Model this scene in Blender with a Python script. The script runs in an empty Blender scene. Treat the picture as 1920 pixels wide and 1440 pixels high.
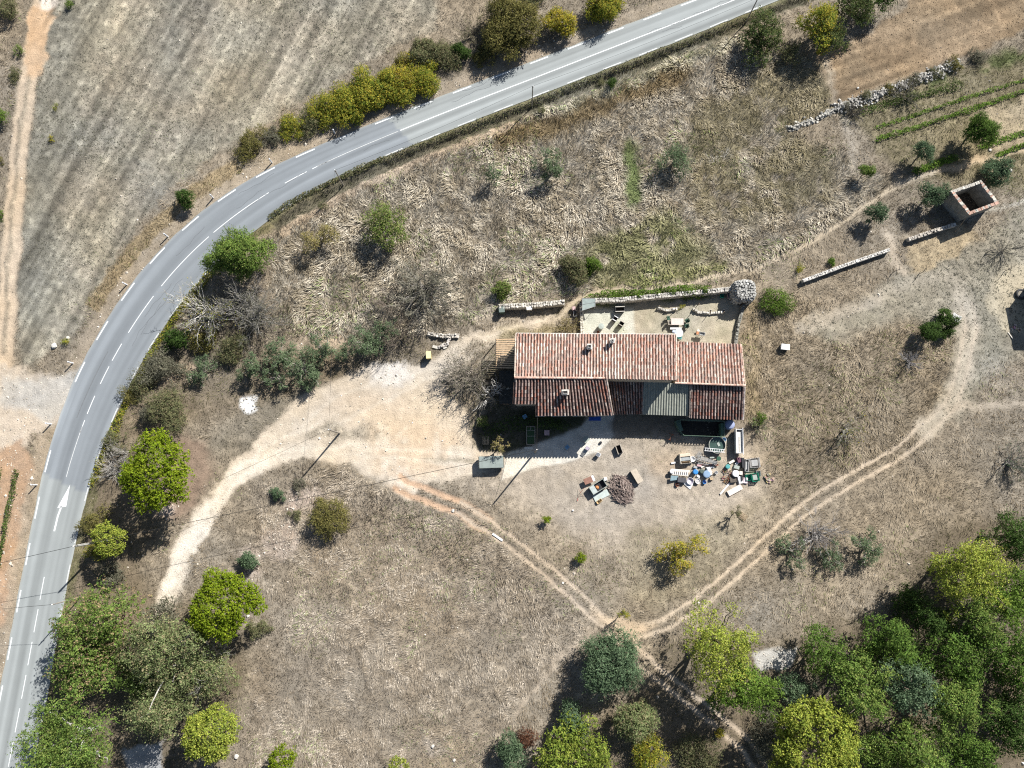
import bpy, math, random
import numpy as np
from mathutils import Vector, Matrix
R = math.radians
SC = bpy.context.scene
# ------------------------------------------------------------------ camera, sky, sun, exposure
FPX, TILT, CAMH = 1377.0, R(8.0), 108.0          # focal length in photo pixels, tilt off straight down, flying height
cam = bpy.data.cameras.new("camera"); cam.sensor_width = 36; cam.lens = 36 * FPX / 1920
cam.clip_start = 1; cam.clip_end = 9000
CAM = bpy.data.objects.new("camera", cam); SC.collection.objects.link(CAM)
CAM.location = (0, 0, CAMH); CAM.rotation_euler = (TILT, 0, 0); SC.camera = CAM
SUN_AZ, SUN_EL = R(39), R(38)                    # azimuth clockwise from the top of the picture
wd = bpy.data.worlds.new("World"); SC.world = wd; wd.use_nodes = True
wn = wd.node_tree; bg = wn.nodes["Background"]
sky = wn.nodes.new("ShaderNodeTexSky"); sky.sky_type = 'NISHITA'; sky.sun_disc = False
sky.sun_elevation = SUN_EL; sky.sun_rotation = SUN_AZ
wn.links.new(sky.outputs[0], bg.inputs[0]); bg.inputs[1].default_value = 0.05
sl = bpy.data.lights.new("sun", 'SUN'); sl.energy = 5.0; sl.angle = R(0.5); sl.color = (1, 0.97, 0.92)
SUN = bpy.data.objects.new("sun", sl); SC.collection.objects.link(SUN)
sd = Vector((math.sin(SUN_AZ) * math.cos(SUN_EL), math.cos(SUN_AZ) * math.cos(SUN_EL), math.sin(SUN_EL)))
SUN.rotation_euler = sd.to_track_quat('Z', 'Y').to_euler(); SUN.location = sd * 200
SC.view_settings.view_transform = 'Standard'; SC.view_settings.look = 'None'
SC.view_settings.exposure = 0.66; SC.view_settings.gamma = 1
SC.cycles.use_denoising = False; SC.cycles.pixel_filter_type = 'BLACKMAN_HARRIS'; SC.cycles.filter_width = 1.15; SC.cycles.sample_clamp_indirect = 4
SC.cycles.max_bounces = 4; SC.cycles.diffuse_bounces = 1; SC.cycles.transparent_max_bounces = 6
# ------------------------------------------------------------------ picture <-> ground
ct, st = math.cos(TILT), math.sin(TILT)
def P(px, py, z=0.0):
    dx, dy = (px - 960) / FPX, -(py - 720) / FPX
    wy, wz = dy * ct + st, dy * st - ct
    s = (z - CAMH) / wz
    return Vector((dx * s, wy * s, z))
def to_px(x, y, z=0.0):
    up = y * ct + (z - CAMH) * st; dep = y * st - (z - CAMH) * ct
    return 960 + FPX * x / dep, 720 - FPX * up / dep
def PX(n, px=960, py=720):                       # n picture pixels near a point, in metres
    return (P(px + n, py) - P(px, py)).length
# ------------------------------------------------------------------ noise
def _hash(ix, iy, seed):
    n = (ix.astype(np.int64) * 374761393 + iy.astype(np.int64) * 668265263 + seed * 1274126177) & 0xffffffff
    n = ((n ^ (n >> 13)) * 1274126177) & 0xffffffff
    return ((n ^ (n >> 16)) & 0xffff) / 65535.0
def vnoise(x, y, seed=0):
    ix, iy = np.floor(x), np.floor(y); fx, fy = x - ix, y - iy
    fx = fx * fx * (3 - 2 * fx); fy = fy * fy * (3 - 2 * fy)
    a, b = _hash(ix, iy, seed), _hash(ix + 1, iy, seed); c, d = _hash(ix, iy + 1, seed), _hash(ix + 1, iy + 1, seed)
    return (a * (1 - fx) + b * fx) * (1 - fy) + (c * (1 - fx) + d * fx) * fy
def fbm(x, y, seed=0, o=3):
    s = 0; a = 0.5; t = 0
    for k in range(o):
        s = s + a * vnoise(x * 2 ** k, y * 2 ** k, seed + k * 17); t += a; a *= 0.5
    return s / t
def sstep(v, a, b):
    t = np.clip((v - a) / (b - a), 0, 1); return t * t * (3 - 2 * t)
# ------------------------------------------------------------------ materials
MATS = {}
def _nodes(name):
    m = bpy.data.materials.new(name); m.use_nodes = True
    return m, m.node_tree, m.node_tree.nodes["Principled BSDF"]
def mat(name, col, rough=0.8, var=0.18, scale=3.0, metal=0.0, bump=0.0, spec=0.3, col2=None):
    """a plain colour broken up by noise in object space"""
    if name in MATS: return MATS[name]
    m, nt, b = _nodes(name); N = nt.nodes.new
    b.inputs["Roughness"].default_value = rough; b.inputs["Metallic"].default_value = metal
    b.inputs["Specular IOR Level"].default_value = spec
    tc = N("ShaderNodeTexCoord"); nz = N("ShaderNodeTexNoise"); nz.inputs["Scale"].default_value = scale
    nz.inputs["Detail"].default_value = 4; nt.links.new(tc.outputs["Object"], nz.inputs["Vector"])
    rp = N("ShaderNodeValToRGB"); c = col; d = col2 or tuple(min(1, x * (1 + var)) for x in col)
    rp.color_ramp.elements[0].position = 0.35; rp.color_ramp.elements[1].position = 0.65
    rp.color_ramp.elements[0].color = tuple(x * (1 - (var if not col2 else 0)) for x in c) + (1,); rp.color_ramp.elements[1].color = tuple(d) + (1,)
    nt.links.new(nz.outputs["Fac"], rp.inputs[0]); nt.links.new(rp.outputs[0], b.inputs["Base Color"])
    if bump:
        bp = N("ShaderNodeBump"); bp.inputs["Strength"].default_value = bump; bp.inputs["Distance"].default_value = 0.05
        nt.links.new(nz.outputs["Fac"], bp.inputs["Height"]); nt.links.new(bp.outputs[0], b.inputs["Normal"])
    MATS[name] = m; return m
def mat_attr(name, rough=0.9, amt=0.25, scale=6.0, scale2=1.2, bump=0.0, trans=0.0, spec=0.2):
    """colour from the mesh's own colour attribute, broken up by noise in world space"""
    if name in MATS: return MATS[name]
    m, nt, b = _nodes(name); N = nt.nodes.new
    b.inputs["Roughness"].default_value = rough; b.inputs["Specular IOR Level"].default_value = spec
    at = N("ShaderNodeAttribute"); at.attribute_name = "Col"; src = at.outputs["Color"]
    if amt:
        ge = N("ShaderNodeNewGeometry")
        n1 = N("ShaderNodeTexNoise"); n1.inputs["Scale"].default_value = scale; n1.inputs["Detail"].default_value = 3
        n2 = N("ShaderNodeTexNoise"); n2.inputs["Scale"].default_value = scale2; n2.inputs["Detail"].default_value = 5
        for n in (n1, n2): nt.links.new(ge.outputs["Position"], n.inputs["Vector"])
        ad = N("ShaderNodeMath"); ad.operation = 'ADD'; nt.links.new(n1.outputs["Fac"], ad.inputs[0]); nt.links.new(n2.outputs["Fac"], ad.inputs[1])
        mr = N("ShaderNodeMapRange"); mr.inputs["From Min"].default_value = 0.7; mr.inputs["From Max"].default_value = 1.3
        mr.inputs["To Min"].default_value = 1 - amt; mr.inputs["To Max"].default_value = 1 + amt
        nt.links.new(ad.outputs[0], mr.inputs["Value"])
        vm = N("ShaderNodeVectorMath"); vm.operation = 'SCALE'; nt.links.new(src, vm.inputs[0]); nt.links.new(mr.outputs[0], vm.inputs["Scale"])
        src = vm.outputs[0]
        if bump:
            bp = N("ShaderNodeBump"); bp.inputs["Strength"].default_value = bump; bp.inputs["Distance"].default_value = 0.12
            nt.links.new(ad.outputs[0], bp.inputs["Height"]); nt.links.new(bp.outputs[0], b.inputs["Normal"])
    nt.links.new(src, b.inputs["Base Color"])
    if trans:
        tr = N("ShaderNodeBsdfTranslucent"); mx = N("ShaderNodeMixShader"); mx.inputs[0].default_value = trans
        nt.links.new(src, tr.inputs[0]); out = nt.nodes["Material Output"]
        nt.links.new(b.outputs[0], mx.inputs[1]); nt.links.new(tr.outputs[0], mx.inputs[2]); nt.links.new(mx.outputs[0], out.inputs[0])
    MATS[name] = m; return m
M_GROUND = mat_attr("earth", 0.95, 0.20, 5.0, 0.9, bump=0.5, spec=0.1)
M_GRASS = mat_attr("grass blades", 0.9, 0, trans=0.25, spec=0.04)
M_LEAF = mat_attr("leaves", 0.7, 0, trans=0.32, spec=0.07)
M_TILE = mat_attr("clay tile", 0.85, 0.22, 9.0, 2.0, bump=0.1)
M_STONE = mat_attr("dry stone", 0.9, 0.25, 9.0, 3.0, bump=0.5)
M_ROAD = mat_attr("asphalt", 0.85, 0.05, 25.0, 0.4, spec=0.25)
M_TWIG = mat_attr("bark", 0.9, 0.2, 12.0, 3.0)
# ------------------------------------------------------------------ mesh helpers
def np_mesh(name, v, f, col=None, m=None, parent=None, smooth=False, loc=None):
    """one mesh object from numpy arrays; f is an (M,k) array or a list of such arrays"""
    v = np.asarray(v, np.float32); fs = f if isinstance(f, list) else [f]
    fs = [np.asarray(a, np.int32) for a in fs if len(a)]
    me = bpy.data.meshes.new(name); me.vertices.add(len(v)); me.vertices.foreach_set("co", v.ravel())
    loops = np.concatenate([a.ravel() for a in fs]); tot = np.concatenate([np.full(len(a), a.shape[1], np.int32) for a in fs])
    start = np.concatenate([[0], np.cumsum(tot)[:-1]]).astype(np.int32)
    me.loops.add(len(loops)); me.loops.foreach_set("vertex_index", loops)
    me.polygons.add(len(tot)); me.polygons.foreach_set("loop_start", start)
    me.polygons.foreach_set("use_smooth", np.full(len(tot), smooth, bool))
    if col is not None:
        a = me.attributes.new("Col", 'FLOAT_COLOR', 'POINT'); c = np.ones((len(v), 4), np.float32); c[:, :3] = col
        a.data.foreach_set("color", c.ravel())
    me.update(calc_edges=True); me.validate()
    if m: me.materials.append(m)
    o = bpy.data.objects.new(name, me); SC.collection.objects.link(o)
    if parent: o.parent = parent
    if loc is not None: o.location = loc
    return o
class MB:
    """collects simple shapes into ONE mesh"""
    def __init__(s): s.v = []; s.f = []; s.c = []; s.col = (1, 1, 1)
    def add(s, vs, fs):
        n = len(s.v); s.v += [tuple(p) for p in vs]; s.f += [tuple(i + n for i in f) for f in fs]; s.c += [s.col] * len(vs)
    def box(s, x, y, z, sx, sy, sz, rz=0, rx=0, ry=0, taper=1.0):
        """centre of the base x,y,z; sizes"""
        M = Matrix.Rotation(rz, 3, 'Z') @ Matrix.Rotation(ry, 3, 'Y') @ Matrix.Rotation(rx, 3, 'X'); o = Vector((x, y, z)); p = []
        for k, t in ((0, 1), (sz, taper)):
            for a, b in ((-1, -1), (1, -1), (1, 1), (-1, 1)): p.append(o + M @ Vector((a * sx / 2 * t, b * sy / 2 * t, k)))
        s.add(p, [(3, 2, 1, 0), (4, 5, 6, 7), (0, 1, 5, 4), (1, 2, 6, 5), (2, 3, 7, 6), (3, 0, 4, 7)]); return s
    def cyl(s, p0, p1, r0, r1=None, n=10, caps=True):
        r1 = r0 if r1 is None else r1; p0, p1 = Vector(p0), Vector(p1); d = (p1 - p0)
        if d.length < 1e-6: return s
        q = d.to_track_quat('Z', 'Y'); a = [q @ Vector((math.cos(2 * math.pi * k / n), math.sin(2 * math.pi * k / n), 0)) for k in range(n)]
        vs = [p0 + u * r0 for u in a] + [p1 + u * r1 for u in a]; fs = [(k, (k + 1) % n, n + (k + 1) % n, n + k) for k in range(n)]
        if caps: fs += [tuple(range(n - 1, -1, -1)), tuple(range(n, 2 * n))]
        s.add(vs, fs); return s
    def tube(s, pts, r, n=6, r1=None):
        r1 = r if r1 is None else r1; L = len(pts) - 1
        for k in range(L):
            s.cyl(pts[k], pts[k + 1], r + (r1 - r) * k / L, r + (r1 - r) * (k + 1) / L, n)
        return s
    def lathe(s, prof, x=0, y=0, n=16):
        """prof: list of (radius, z)"""
        vs = []; fs = []
        for r, z in prof: vs += [(x + r * math.cos(2 * math.pi * k / n), y + r * math.sin(2 * math.pi * k / n), z) for k in range(n)]
        for j in range(len(prof) - 1):
            for k in range(n): fs.append((j * n + k, j * n + (k + 1) % n, (j + 1) * n + (k + 1) % n, (j + 1) * n + k))
        if prof[0][0] > 0.001: fs.append(tuple(range(n - 1, -1, -1)))
        if prof[-1][0] > 0.001: fs.append(tuple((len(prof) - 1) * n + k for k in range(n)))
        s.add(vs, fs); return s
    def open_box(s, x, y, z, sx, sy, sz, t=0.05, rz=0, fill=0.0):
        """open-topped box with walls t thick"""
        c, d = math.cos(rz), math.sin(rz)
        def L(a, b): return (x + a * c - b * d, y + a * d + b * c)
        for a, b, w, h in ((0, -sy / 2 + t / 2, sx, t), (0, sy / 2 - t / 2, sx, t), (-sx / 2 + t / 2, 0, t, sy - 2 * t), (sx / 2 - t / 2, 0, t, sy - 2 * t)):
            p = L(a, b); s.box(p[0], p[1], z, w, h, sz, rz)
        p = L(0, 0); s.box(p[0], p[1], z + 0.01, sx - 2 * t, sy - 2 * t, 0.03 + fill, rz); return s
    def poly(s, pts, h):
        """flat polygon prism, pts counter-clockwise (x,y,z), thickness h downwards"""
        n = len(pts); vs = [Vector(p) for p in pts] + [Vector(p) - Vector((0, 0, h)) for p in pts]
        s.add(vs, [tuple(range(n)), tuple(range(2 * n - 1, n - 1, -1))] + [(k, n + k, n + (k + 1) % n, (k + 1) % n) for k in range(n)]); return s
    def build(s, name, m, parent=None, loc=None, rz=0, colours=False, smooth=False):
        me = bpy.data.meshes.new(name); me.from_pydata([tuple(p) for p in s.v], [], s.f)
        if colours:
            a = me.attributes.new("Col", 'FLOAT_COLOR', 'POINT')
            for k, c in enumerate(s.c): a.data[k].color = (*c, 1)
        if smooth: me.polygons.foreach_set("use_smooth", [True] * len(me.polygons))
        me.materials.append(m); me.update()
        o = bpy.data.objects.new(name, me); SC.collection.objects.link(o)
        if parent: o.parent = parent
        if loc is not None: o.location = loc
        o.rotation_euler.z = rz; return o
def tag(o, label=None, cat=None, group=None, kind=None):
    if label: o["label"] = label
    if cat: o["category"] = cat
    if group: o["group"] = group
    if kind: o["kind"] = kind
    return o
def thing(name, label, cat, loc=(0, 0, 0), rz=0, group=None):
    o = bpy.data.objects.new(name, None); SC.collection.objects.link(o); o.empty_display_size = 0.3
    o.location = loc; o.rotation_euler.z = rz; return tag(o, label, cat, group)
def copy_tree(o, parent=None):
    c = o.copy(); SC.collection.objects.link(c)
    if parent: c.parent = parent
    for ch in list(o.children): copy_tree(ch, c)
    return c
# ------------------------------------------------------------------ the road's course, from its two edges in the photo
OUT = [(-62,1600),(-20,1395),(12,1230),(41,1075),(54,1010),(67,945),(82,860),(100,812),(117,757),(132,718),(150,680),(172,642),(195,604),(217,567),(244,530),(272,495),(312,450),(360,407),(422,360),(480,325),(522,305),(567,284),(637,255),(712,226),(782,197),(852,170),(925,142),(960,129),(1065,89),(1137,60),(1210,33),(1280,6),(1350,-21),(1480,-72),(1660,-142)]
INN = [(30,1650),(55,1470),(85,1335),(100,1240),(110,1192),(122,1107),(131,1070),(150,982),(162,920),(184,856),(197,819),(220,765),(243,717),(265,677),(292,632),(332,573),(380,518),(400,496),(440,460),(485,425),(530,391),(580,360),(630,336),(662,319),(702,301),(770,274),(840,246),(912,216),(960,199),(1019,176),(1125,134),(1195,107),(1267,79),(1337,50),(1407,22),(1480,-8),(1560,-40),(1720,-105)]
def smooth_line(pts, step=1.0, passes=6):
    p = np.array([tuple(P(*q))[:2] for q in pts]); d = np.r_[0, np.cumsum(np.hypot(*np.diff(p, axis=0).T))]
    s = np.arange(0, d[-1], step); q = np.c_[np.interp(s, d, p[:, 0]), np.interp(s, d, p[:, 1])]
    for _ in range(passes):
        q[2:-2] = (q[:-4] + 2 * q[1:-3] + 3 * q[2:-2] + 2 * q[3:-1] + q[4:]) / 9
    return q
_o, _i = smooth_line(OUT), smooth_line(INN)
_d = np.hypot(_o[:, None, 0] - _i[None, :, 0], _o[:, None, 1] - _i[None, :, 1]); _k = _d.argmin(1)
RC = (_o + _i[_k]) / 2; RW = _d.min(1) / 2
for _ in range(20):
    RC[2:-2] = (RC[:-4] + 2 * RC[1:-3] + 3 * RC[2:-2] + 2 * RC[3:-1] + RC[4:]) / 9
    RW[1:-1] = (RW[:-2] + RW[1:-1] + RW[2:]) / 3
_t = np.gradient(RC, axis=0); _t /= np.hypot(_t[:, 0], _t[:, 1])[:, None]
RN = np.c_[-_t[:, 1], _t[:, 0]]                  # left of travel (bottom to top): the outer side
RS = np.r_[0, np.cumsum(np.hypot(*np.diff(RC, axis=0).T))]
def road_pt(s, off):
    x = np.interp(s, RS, RC[:, 0]); y = np.interp(s, RS, RC[:, 1]); nx = np.interp(s, RS, RN[:, 0]); ny = np.interp(s, RS, RN[:, 1])
    return np.c_[x + nx * off, y + ny * off]
def road_s(px, py):
    p = P(px, py); return RS[np.hypot(RC[:, 0] - p.x, RC[:, 1] - p.y).argmin()]
# ------------------------------------------------------------------ the ground: one sheet, fine inside the picture, reaching the horizon
GS = 0.25; GX0, GX1, GY0, GY1 = -92.0, 92.0, -46.0, 88.0
gxd, gyd = np.arange(GX0, GX1 + .01, GS), np.arange(GY0, GY1 + .01, GS)
far = np.array([100, 120, 160, 240, 400, 800, 1600, 4000.0])
gx = np.r_[-far[::-1], gxd, far]; gy = np.r_[-far[::-1] + 40, gyd, far]
X, Y = np.meshgrid(gx, gy); SHP = X.shape
PXg, PYg = to_px(np.clip(X, -130, 130), np.clip(Y, -75, 160))
N1, N2, N3 = fbm(X / 1.1, Y / 1.1, 3), fbm(X / 4.5, Y / 4.5, 9), fbm(X / 16, Y / 16, 21, 4)
NF = vnoise(X / .45, Y / .45, 44)
WX = PXg + (fbm(X / 3, Y / 3, 51) - .5) * 26 + (fbm(X / .7, Y / .7, 52, 2) - .5) * 9
WY = PYg + (fbm(X / 3, Y / 3, 61) - .5) * 26 + (fbm(X / .7, Y / .7, 62, 2) - .5) * 9
MAPS = {}
def setmap(k, v): MAPS[k] = np.zeros(SHP + np.shape(v)) + np.array(v, float)
setmap('col', (.26, .215, .155)); setmap('dens', 24.0); setmap('gl', .42); setmap('gc', (.45, .375, .27)); setmap('gc2', (.235, .185, .12)); setmap('peb', 0.0); setmap('z', 0.0); setmap('lift', .5)
def seg_dist(x, y, a, b):
    vx, vy = b[0] - a[0], b[1] - a[1]; t = np.clip(((x - a[0]) * vx + (y - a[1]) * vy) / (vx * vx + vy * vy + 1e-9), 0, 1)
    return np.hypot(x - a[0] - t * vx, y - a[1] - t * vy)
WEIGHTS = {}
def zone(poly=None, line=None, w=10, soft=5, warp=1.0, amount=1.0, keep=None, patch=None, **vals):
    """paint a region (photo coordinates of places on the ground) into the ground's maps"""
    pts = poly or line; m = soft * 2 + (w if line else 0) + 40
    bx = (PXg > min(p[0] for p in pts) - m) & (PXg < max(p[0] for p in pts) + m) & (PYg > min(p[1] for p in pts) - m) & (PYg < max(p[1] for p in pts) + m)
    x = PXg[bx] * (1 - warp) + WX[bx] * warp; y = PYg[bx] * (1 - warp) + WY[bx] * warp
    d = np.full(x.shape, 1e9)
    if poly:
        ins = np.zeros(x.shape, bool)
        for a, b in zip(poly, poly[1:] + poly[:1]):
            d = np.minimum(d, seg_dist(x, y, a, b))
            c = (a[1] > y) != (b[1] > y); ins ^= c & (x < (b[0] - a[0]) * (y - a[1]) / (b[1] - a[1] + 1e-9) + a[0])
        d = np.where(ins, d, -d)
    else:
        for a, b in zip(line, line[1:]): d = np.minimum(d, seg_dist(x, y, a, b))
        d = w / 2 - d
    ww = sstep(d, -soft, soft) * amount
    if patch is not None: ww = ww * sstep(N2[bx] * .6 + N1[bx] * .4, patch, patch + .12)
    apply(bx, ww, vals)
    if keep:
        a = WEIGHTS.setdefault(keep, np.zeros(SHP)); a[bx] = np.maximum(a[bx], ww)
def apply(bx, ww, vals):
    col2 = vals.pop('col2', None)
    for k, v in vals.items():
        v = np.array(v, float)
        if k == 'col' and col2 is not None:
            t = sstep(N2[bx] * .55 + N1[bx] * .45, .32, .68)[:, None]; tgt = v * (1 - t) + np.array(col2) * t
        else: tgt = v
        m = MAPS[k]; q = ww if m.ndim == 2 else ww[:, None]
        m[bx] = m[bx] * (1 - q) + tgt * q
# big fields
zone([(60,-120),(840,-120),(815,50),(740,92),(640,150),(520,215),(400,292),(330,340),(262,420),(200,520),(125,640),(40,700),(28,560),(50,350),(88,100)], soft=8, col=(.29,.255,.195), col2=(.275,.25,.19), dens=38, gl=.19, gc=(.60,.535,.42), gc2=(.17,.155,.11), lift=.85, keep='field')
zone([(60,60),(110,-40),(230,-40),(150,200),(95,420),(130,560),(60,690),(25,600),(45,350)], soft=25, amount=.7, col=(.20,.185,.14), gc=(.33,.31,.24), dens=14)
zone([(1560,192),(1530,100),(1640,58),(1780,-60),(2100,-140),(2100,30),(1920,52),(1850,90),(1720,140),(1590,186)], soft=6, col=(.285,.20,.115), col2=(.235,.17,.10), dens=14, gl=.22, gc=(.42,.31,.19), gc2=(.24,.15,.09), keep='tilled')
meadow = [(480,470),(560,400),(640,352),(800,290),(1000,215),(1200,140),(1400,85),(1500,90),(1550,190),(1475,245),(1600,300),(1672,345),(1560,430),(1420,505),(1300,530),(1080,555),(940,570),(860,620),(700,645),(520,620),(505,480)]
zone(meadow, soft=14, col=(.27,.225,.165), col2=(.21,.17,.12), dens=38, gl=.85, gc=(.72,.64,.50), gc2=(.36,.30,.205), lift=.5)
zone([(1280,230),(1400,140),(1540,100),(1560,200),(1480,250),(1560,300),(1560,380),(1400,420),(1300,400)], soft=20, amount=.75, patch=.36, col=(.20,.175,.095), gc=(.40,.335,.19), gc2=(.21,.18,.085), gl=.6)
zone(line=[(940,262),(1050,232),(1150,185),(1280,140)], w=38, soft=14, amount=.85, col=(.20,.14,.06), gc=(.36,.26,.12), gc2=(.19,.14,.06), gl=.6, lift=.8)
zone(line=[(1000,205),(1090,190),(1200,140),(1320,100),(1390,78)], w=26, soft=10, amount=.8, gc=(.82,.76,.58), gc2=(.52,.48,.30), gl=1.0, dens=44)
zone(line=[(1186,280),(1182,330),(1192,380)], w=26, soft=9, amount=.9, col=(.12,.16,.05), gc=(.24,.33,.09), gc2=(.12,.16,.05), gl=.5)
zone([(1090,470),(1150,420),(1250,400),(1330,470),(1290,510),(1200,530),(1110,530)], soft=25, amount=.85, patch=.34, col=(.22,.21,.09), gc=(.38,.37,.15), gc2=(.2,.205,.08))
zone(line=[(1130,540),(1250,520),(1350,500)], w=24, soft=8, amount=.85, gc=(.42,.41,.14), gc2=(.24,.25,.09))
# east side
zone([(1410,600),(1500,540),(1560,620),(1800,560),(1800,760),(1650,870),(1460,930),(1415,800)], soft=30, amount=.8, col=(.235,.185,.12), gc=(.48,.395,.275), gc2=(.235,.185,.115), dens=32, gl=.55, lift=.6)
zone([(1500,610),(1640,545),(1700,500),(1800,470),(1940,375),(1990,640),(1850,690),(1800,790),(1760,760),(1800,640),(1700,600),(1560,640)], soft=18, amount=.85, col=(.30,.27,.205), col2=(.25,.23,.17), gc=(.43,.39,.31), gc2=(.22,.20,.14), dens=12, gl=.26, lift=.6, keep='worn')
zone([(1705,458),(1790,424),(1835,440),(1800,480),(1715,512)], soft=6, col=(.42,.33,.20), gc=(.50,.40,.26), gc2=(.34,.26,.16), gl=.3)
zone([(1850,560),(1880,500),(1960,500),(1960,640),(1890,620)], soft=8, col=(.42,.36,.25), gc=(.5,.42,.30), gl=.2, dens=8)
# garden in the upper right
zone([(1560,200),(1700,160),(1860,110),(1960,80),(1960,360),(1880,350),(1700,340),(1640,270)], soft=14, amount=.9, col=(.21,.175,.10), gc=(.30,.26,.14), gc2=(.15,.14,.06), dens=22, gl=.45)
zone(line=[(1590,215),(1680,180),(1760,150),(1850,120),(1940,95)], w=26, soft=12, amount=.8, patch=.42, col=(.09,.12,.035), gc=(.14,.19,.05), gc2=(.08,.11,.03), dens=40)
zone([(1840,210),(1960,170),(1960,260),(1860,285)], soft=12, amount=.8, col=(.42,.34,.22), gc=(.52,.43,.29), gl=.3, dens=10)
# south
zone([(480,900),(640,880),(760,940),(900,990),(1000,1060),(1120,1180),(960,1340),(930,1480),(430,1480),(470,1280),(520,1140),(470,1060)], soft=16, col=(.285,.235,.17), col2=(.25,.20,.14), dens=38, gl=.42, gc=(.58,.50,.395), gc2=(.30,.245,.175), lift=.6)
zone([(520,880),(640,870),(780,950),(1000,1080),(1100,1180),(1000,1160),(760,1010),(560,960)], soft=18, amount=.5, gl=.7, gc=(.5,.42,.32))
zone([(880,900),(960,870),(1150,800),(1250,815),(1430,830),(1440,940),(1370,1010),(1220,1060),(1080,1010),(950,950)], soft=42, warp=1.4, col=(.41,.35,.275), col2=(.345,.295,.235), dens=10, gl=.2, gc=(.44,.38,.29), gc2=(.3,.25,.18), keep='yard')
zone([(1180,1000),(1350,960),(1440,930),(1330,1100),(1240,1140),(1180,1120)], soft=18, amount=.6, col=(.25,.21,.13), gc=(.36,.30,.19), gl=.35, dens=20)
zone([(1215,850),(1290,840),(1300,880),(1250,900),(1220,880)], soft=16, amount=.5, col=(.46,.34,.22))
zone([(1040,870),(1120,860),(1140,890),(1060,905)], soft=18, amount=.5, col=(.46,.37,.26))
zone(line=[(420,830),(520,770),(600,740)], w=60, soft=24, amount=.8, col=(.23,.20,.15), gc=(.32,.29,.22), gc2=(.2,.18,.12), dens=16, gl=.35)
# woods: leaf litter
for q in ([(1240,1200),(1330,1180),(1420,1225),(1500,1190),(1660,1150),(1700,1080),(1760,980),(2000,960),(2000,1500),(1000,1500),(1020,1400),(1140,1330),(1200,1300)], [(150,860),(260,830),(330,900),(310,980),(270,1060),(290,1130),(400,1110),(470,1200),(440,1340),(330,1480),(-20,1500),(90,1290),(130,1100)]):
    zone(q, soft=22, col=(.19,.15,.10), col2=(.15,.12,.08), dens=11, gl=.45, gc=(.28,.23,.14), gc2=(.13,.115,.06))
zone([(320,820),(380,830),(400,880),(370,950),(330,980),(300,950)], soft=14, col=(.27,.195,.14), col2=(.23,.165,.12), dens=8, gl=.25, gc=(.36,.25,.17))
zone([(230,700),(330,600),(480,600),(520,650),(700,650),(790,620),(820,660),(700,690),(600,720),(480,760),(300,820),(220,830)], soft=16, amount=.85, col=(.21,.165,.11), gc=(.29,.24,.15), gc2=(.14,.13,.06), dens=16)
zone(line=[(480,690),(560,650),(640,640)], w=26, soft=8, amount=.8, patch=.45, col=(.48,.38,.28), dens=3, peb=3)
zone(line=[(300,715),(360,690)], w=16, soft=6, amount=.9, col=(.46,.34,.22), dens=4, peb=2)
# road verges (distance to the road)
rd = np.full(SHP, 1e9); rs = np.zeros(SHP); nearr = (np.abs(X) < 95) & (np.abs(Y) < 95)
xi, yi = X[nearr], Y[nearr]; best = np.full(xi.shape, 1e9); bi = np.zeros(xi.shape, int)
for k in range(0, len(RC), 1):
    d = (xi - RC[k, 0]) ** 2 + (yi - RC[k, 1]) ** 2; b = d < best; best[b] = d[b]; bi[b] = k
side = (xi - RC[bi, 0]) * RN[bi, 0] + (yi - RC[bi, 1]) * RN[bi, 1]
sd_ = np.full(SHP, 1e9); ab = np.full(SHP, 1e9); sd_[nearr] = side; ab[nearr] = np.abs(side) - RW[bi]; rs[nearr] = RS[bi]
S_SEAM_UP, S_SEAM_LO = road_s(750, 255), road_s(124, 912)
wob = (N1 - .5) * 1.2
allm = nearr
def verge(a, b, outer, s0=0, s1=1e9, amount=1.0, soft=.4, **vals):
    d = ab + wob; w = sstep(d, a - soft, a + soft) * (1 - sstep(d, b - soft, b + soft)) * (sd_ > 0 if outer else sd_ < 0) * (rs > s0) * (rs < s1) * amount
    bx = w > 0; apply(bx, w[bx], vals)
verge(-3, 1.9, True, col=(.35,.285,.205), col2=(.30,.24,.165), dens=7, gl=.3, gc=(.42,.35,.25), gc2=(.26,.21,.14), peb=1.0)
verge(1.9, 4.2, True, s0=road_s(200,600), s1=road_s(470,330), amount=.75, col=(.30,.22,.11), gc=(.46,.36,.19), gc2=(.30,.22,.11), gl=.55, dens=26)
verge(-3, 1.2, False, s1=road_s(540,385), col=(.17,.15,.08), gc=(.24,.22,.10), gc2=(.12,.13,.045), dens=26, gl=.35)
verge(-.6, .55, False, s0=road_s(500,410), col=(.20,.19,.10), gc=(.32,.30,.17), dens=16, gl=.25)
sd0 = road_s(500, 410)
verge(.5, 2.3, False, s0=sd0, col=(.115,.105,.07), col2=(.15,.135,.095), gc=(.20,.185,.12), gc2=(.09,.095,.05), dens=30, gl=.38, lift=.9)
dd = (ab - 1.4); MAPS['z'] -= np.where((sd_ < 0) & (rs > sd0 - 3), np.exp(-(dd / .75) ** 2), 0) * .75 * sstep(rs, sd0 - 3, sd0 + 3)
verge(2.3, 3.6, False, s0=sd0, s1=road_s(960,200), amount=.8, col=(.42,.33,.235), gc=(.55,.45,.33), gc2=(.4,.31,.21), gl=.4)
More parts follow.
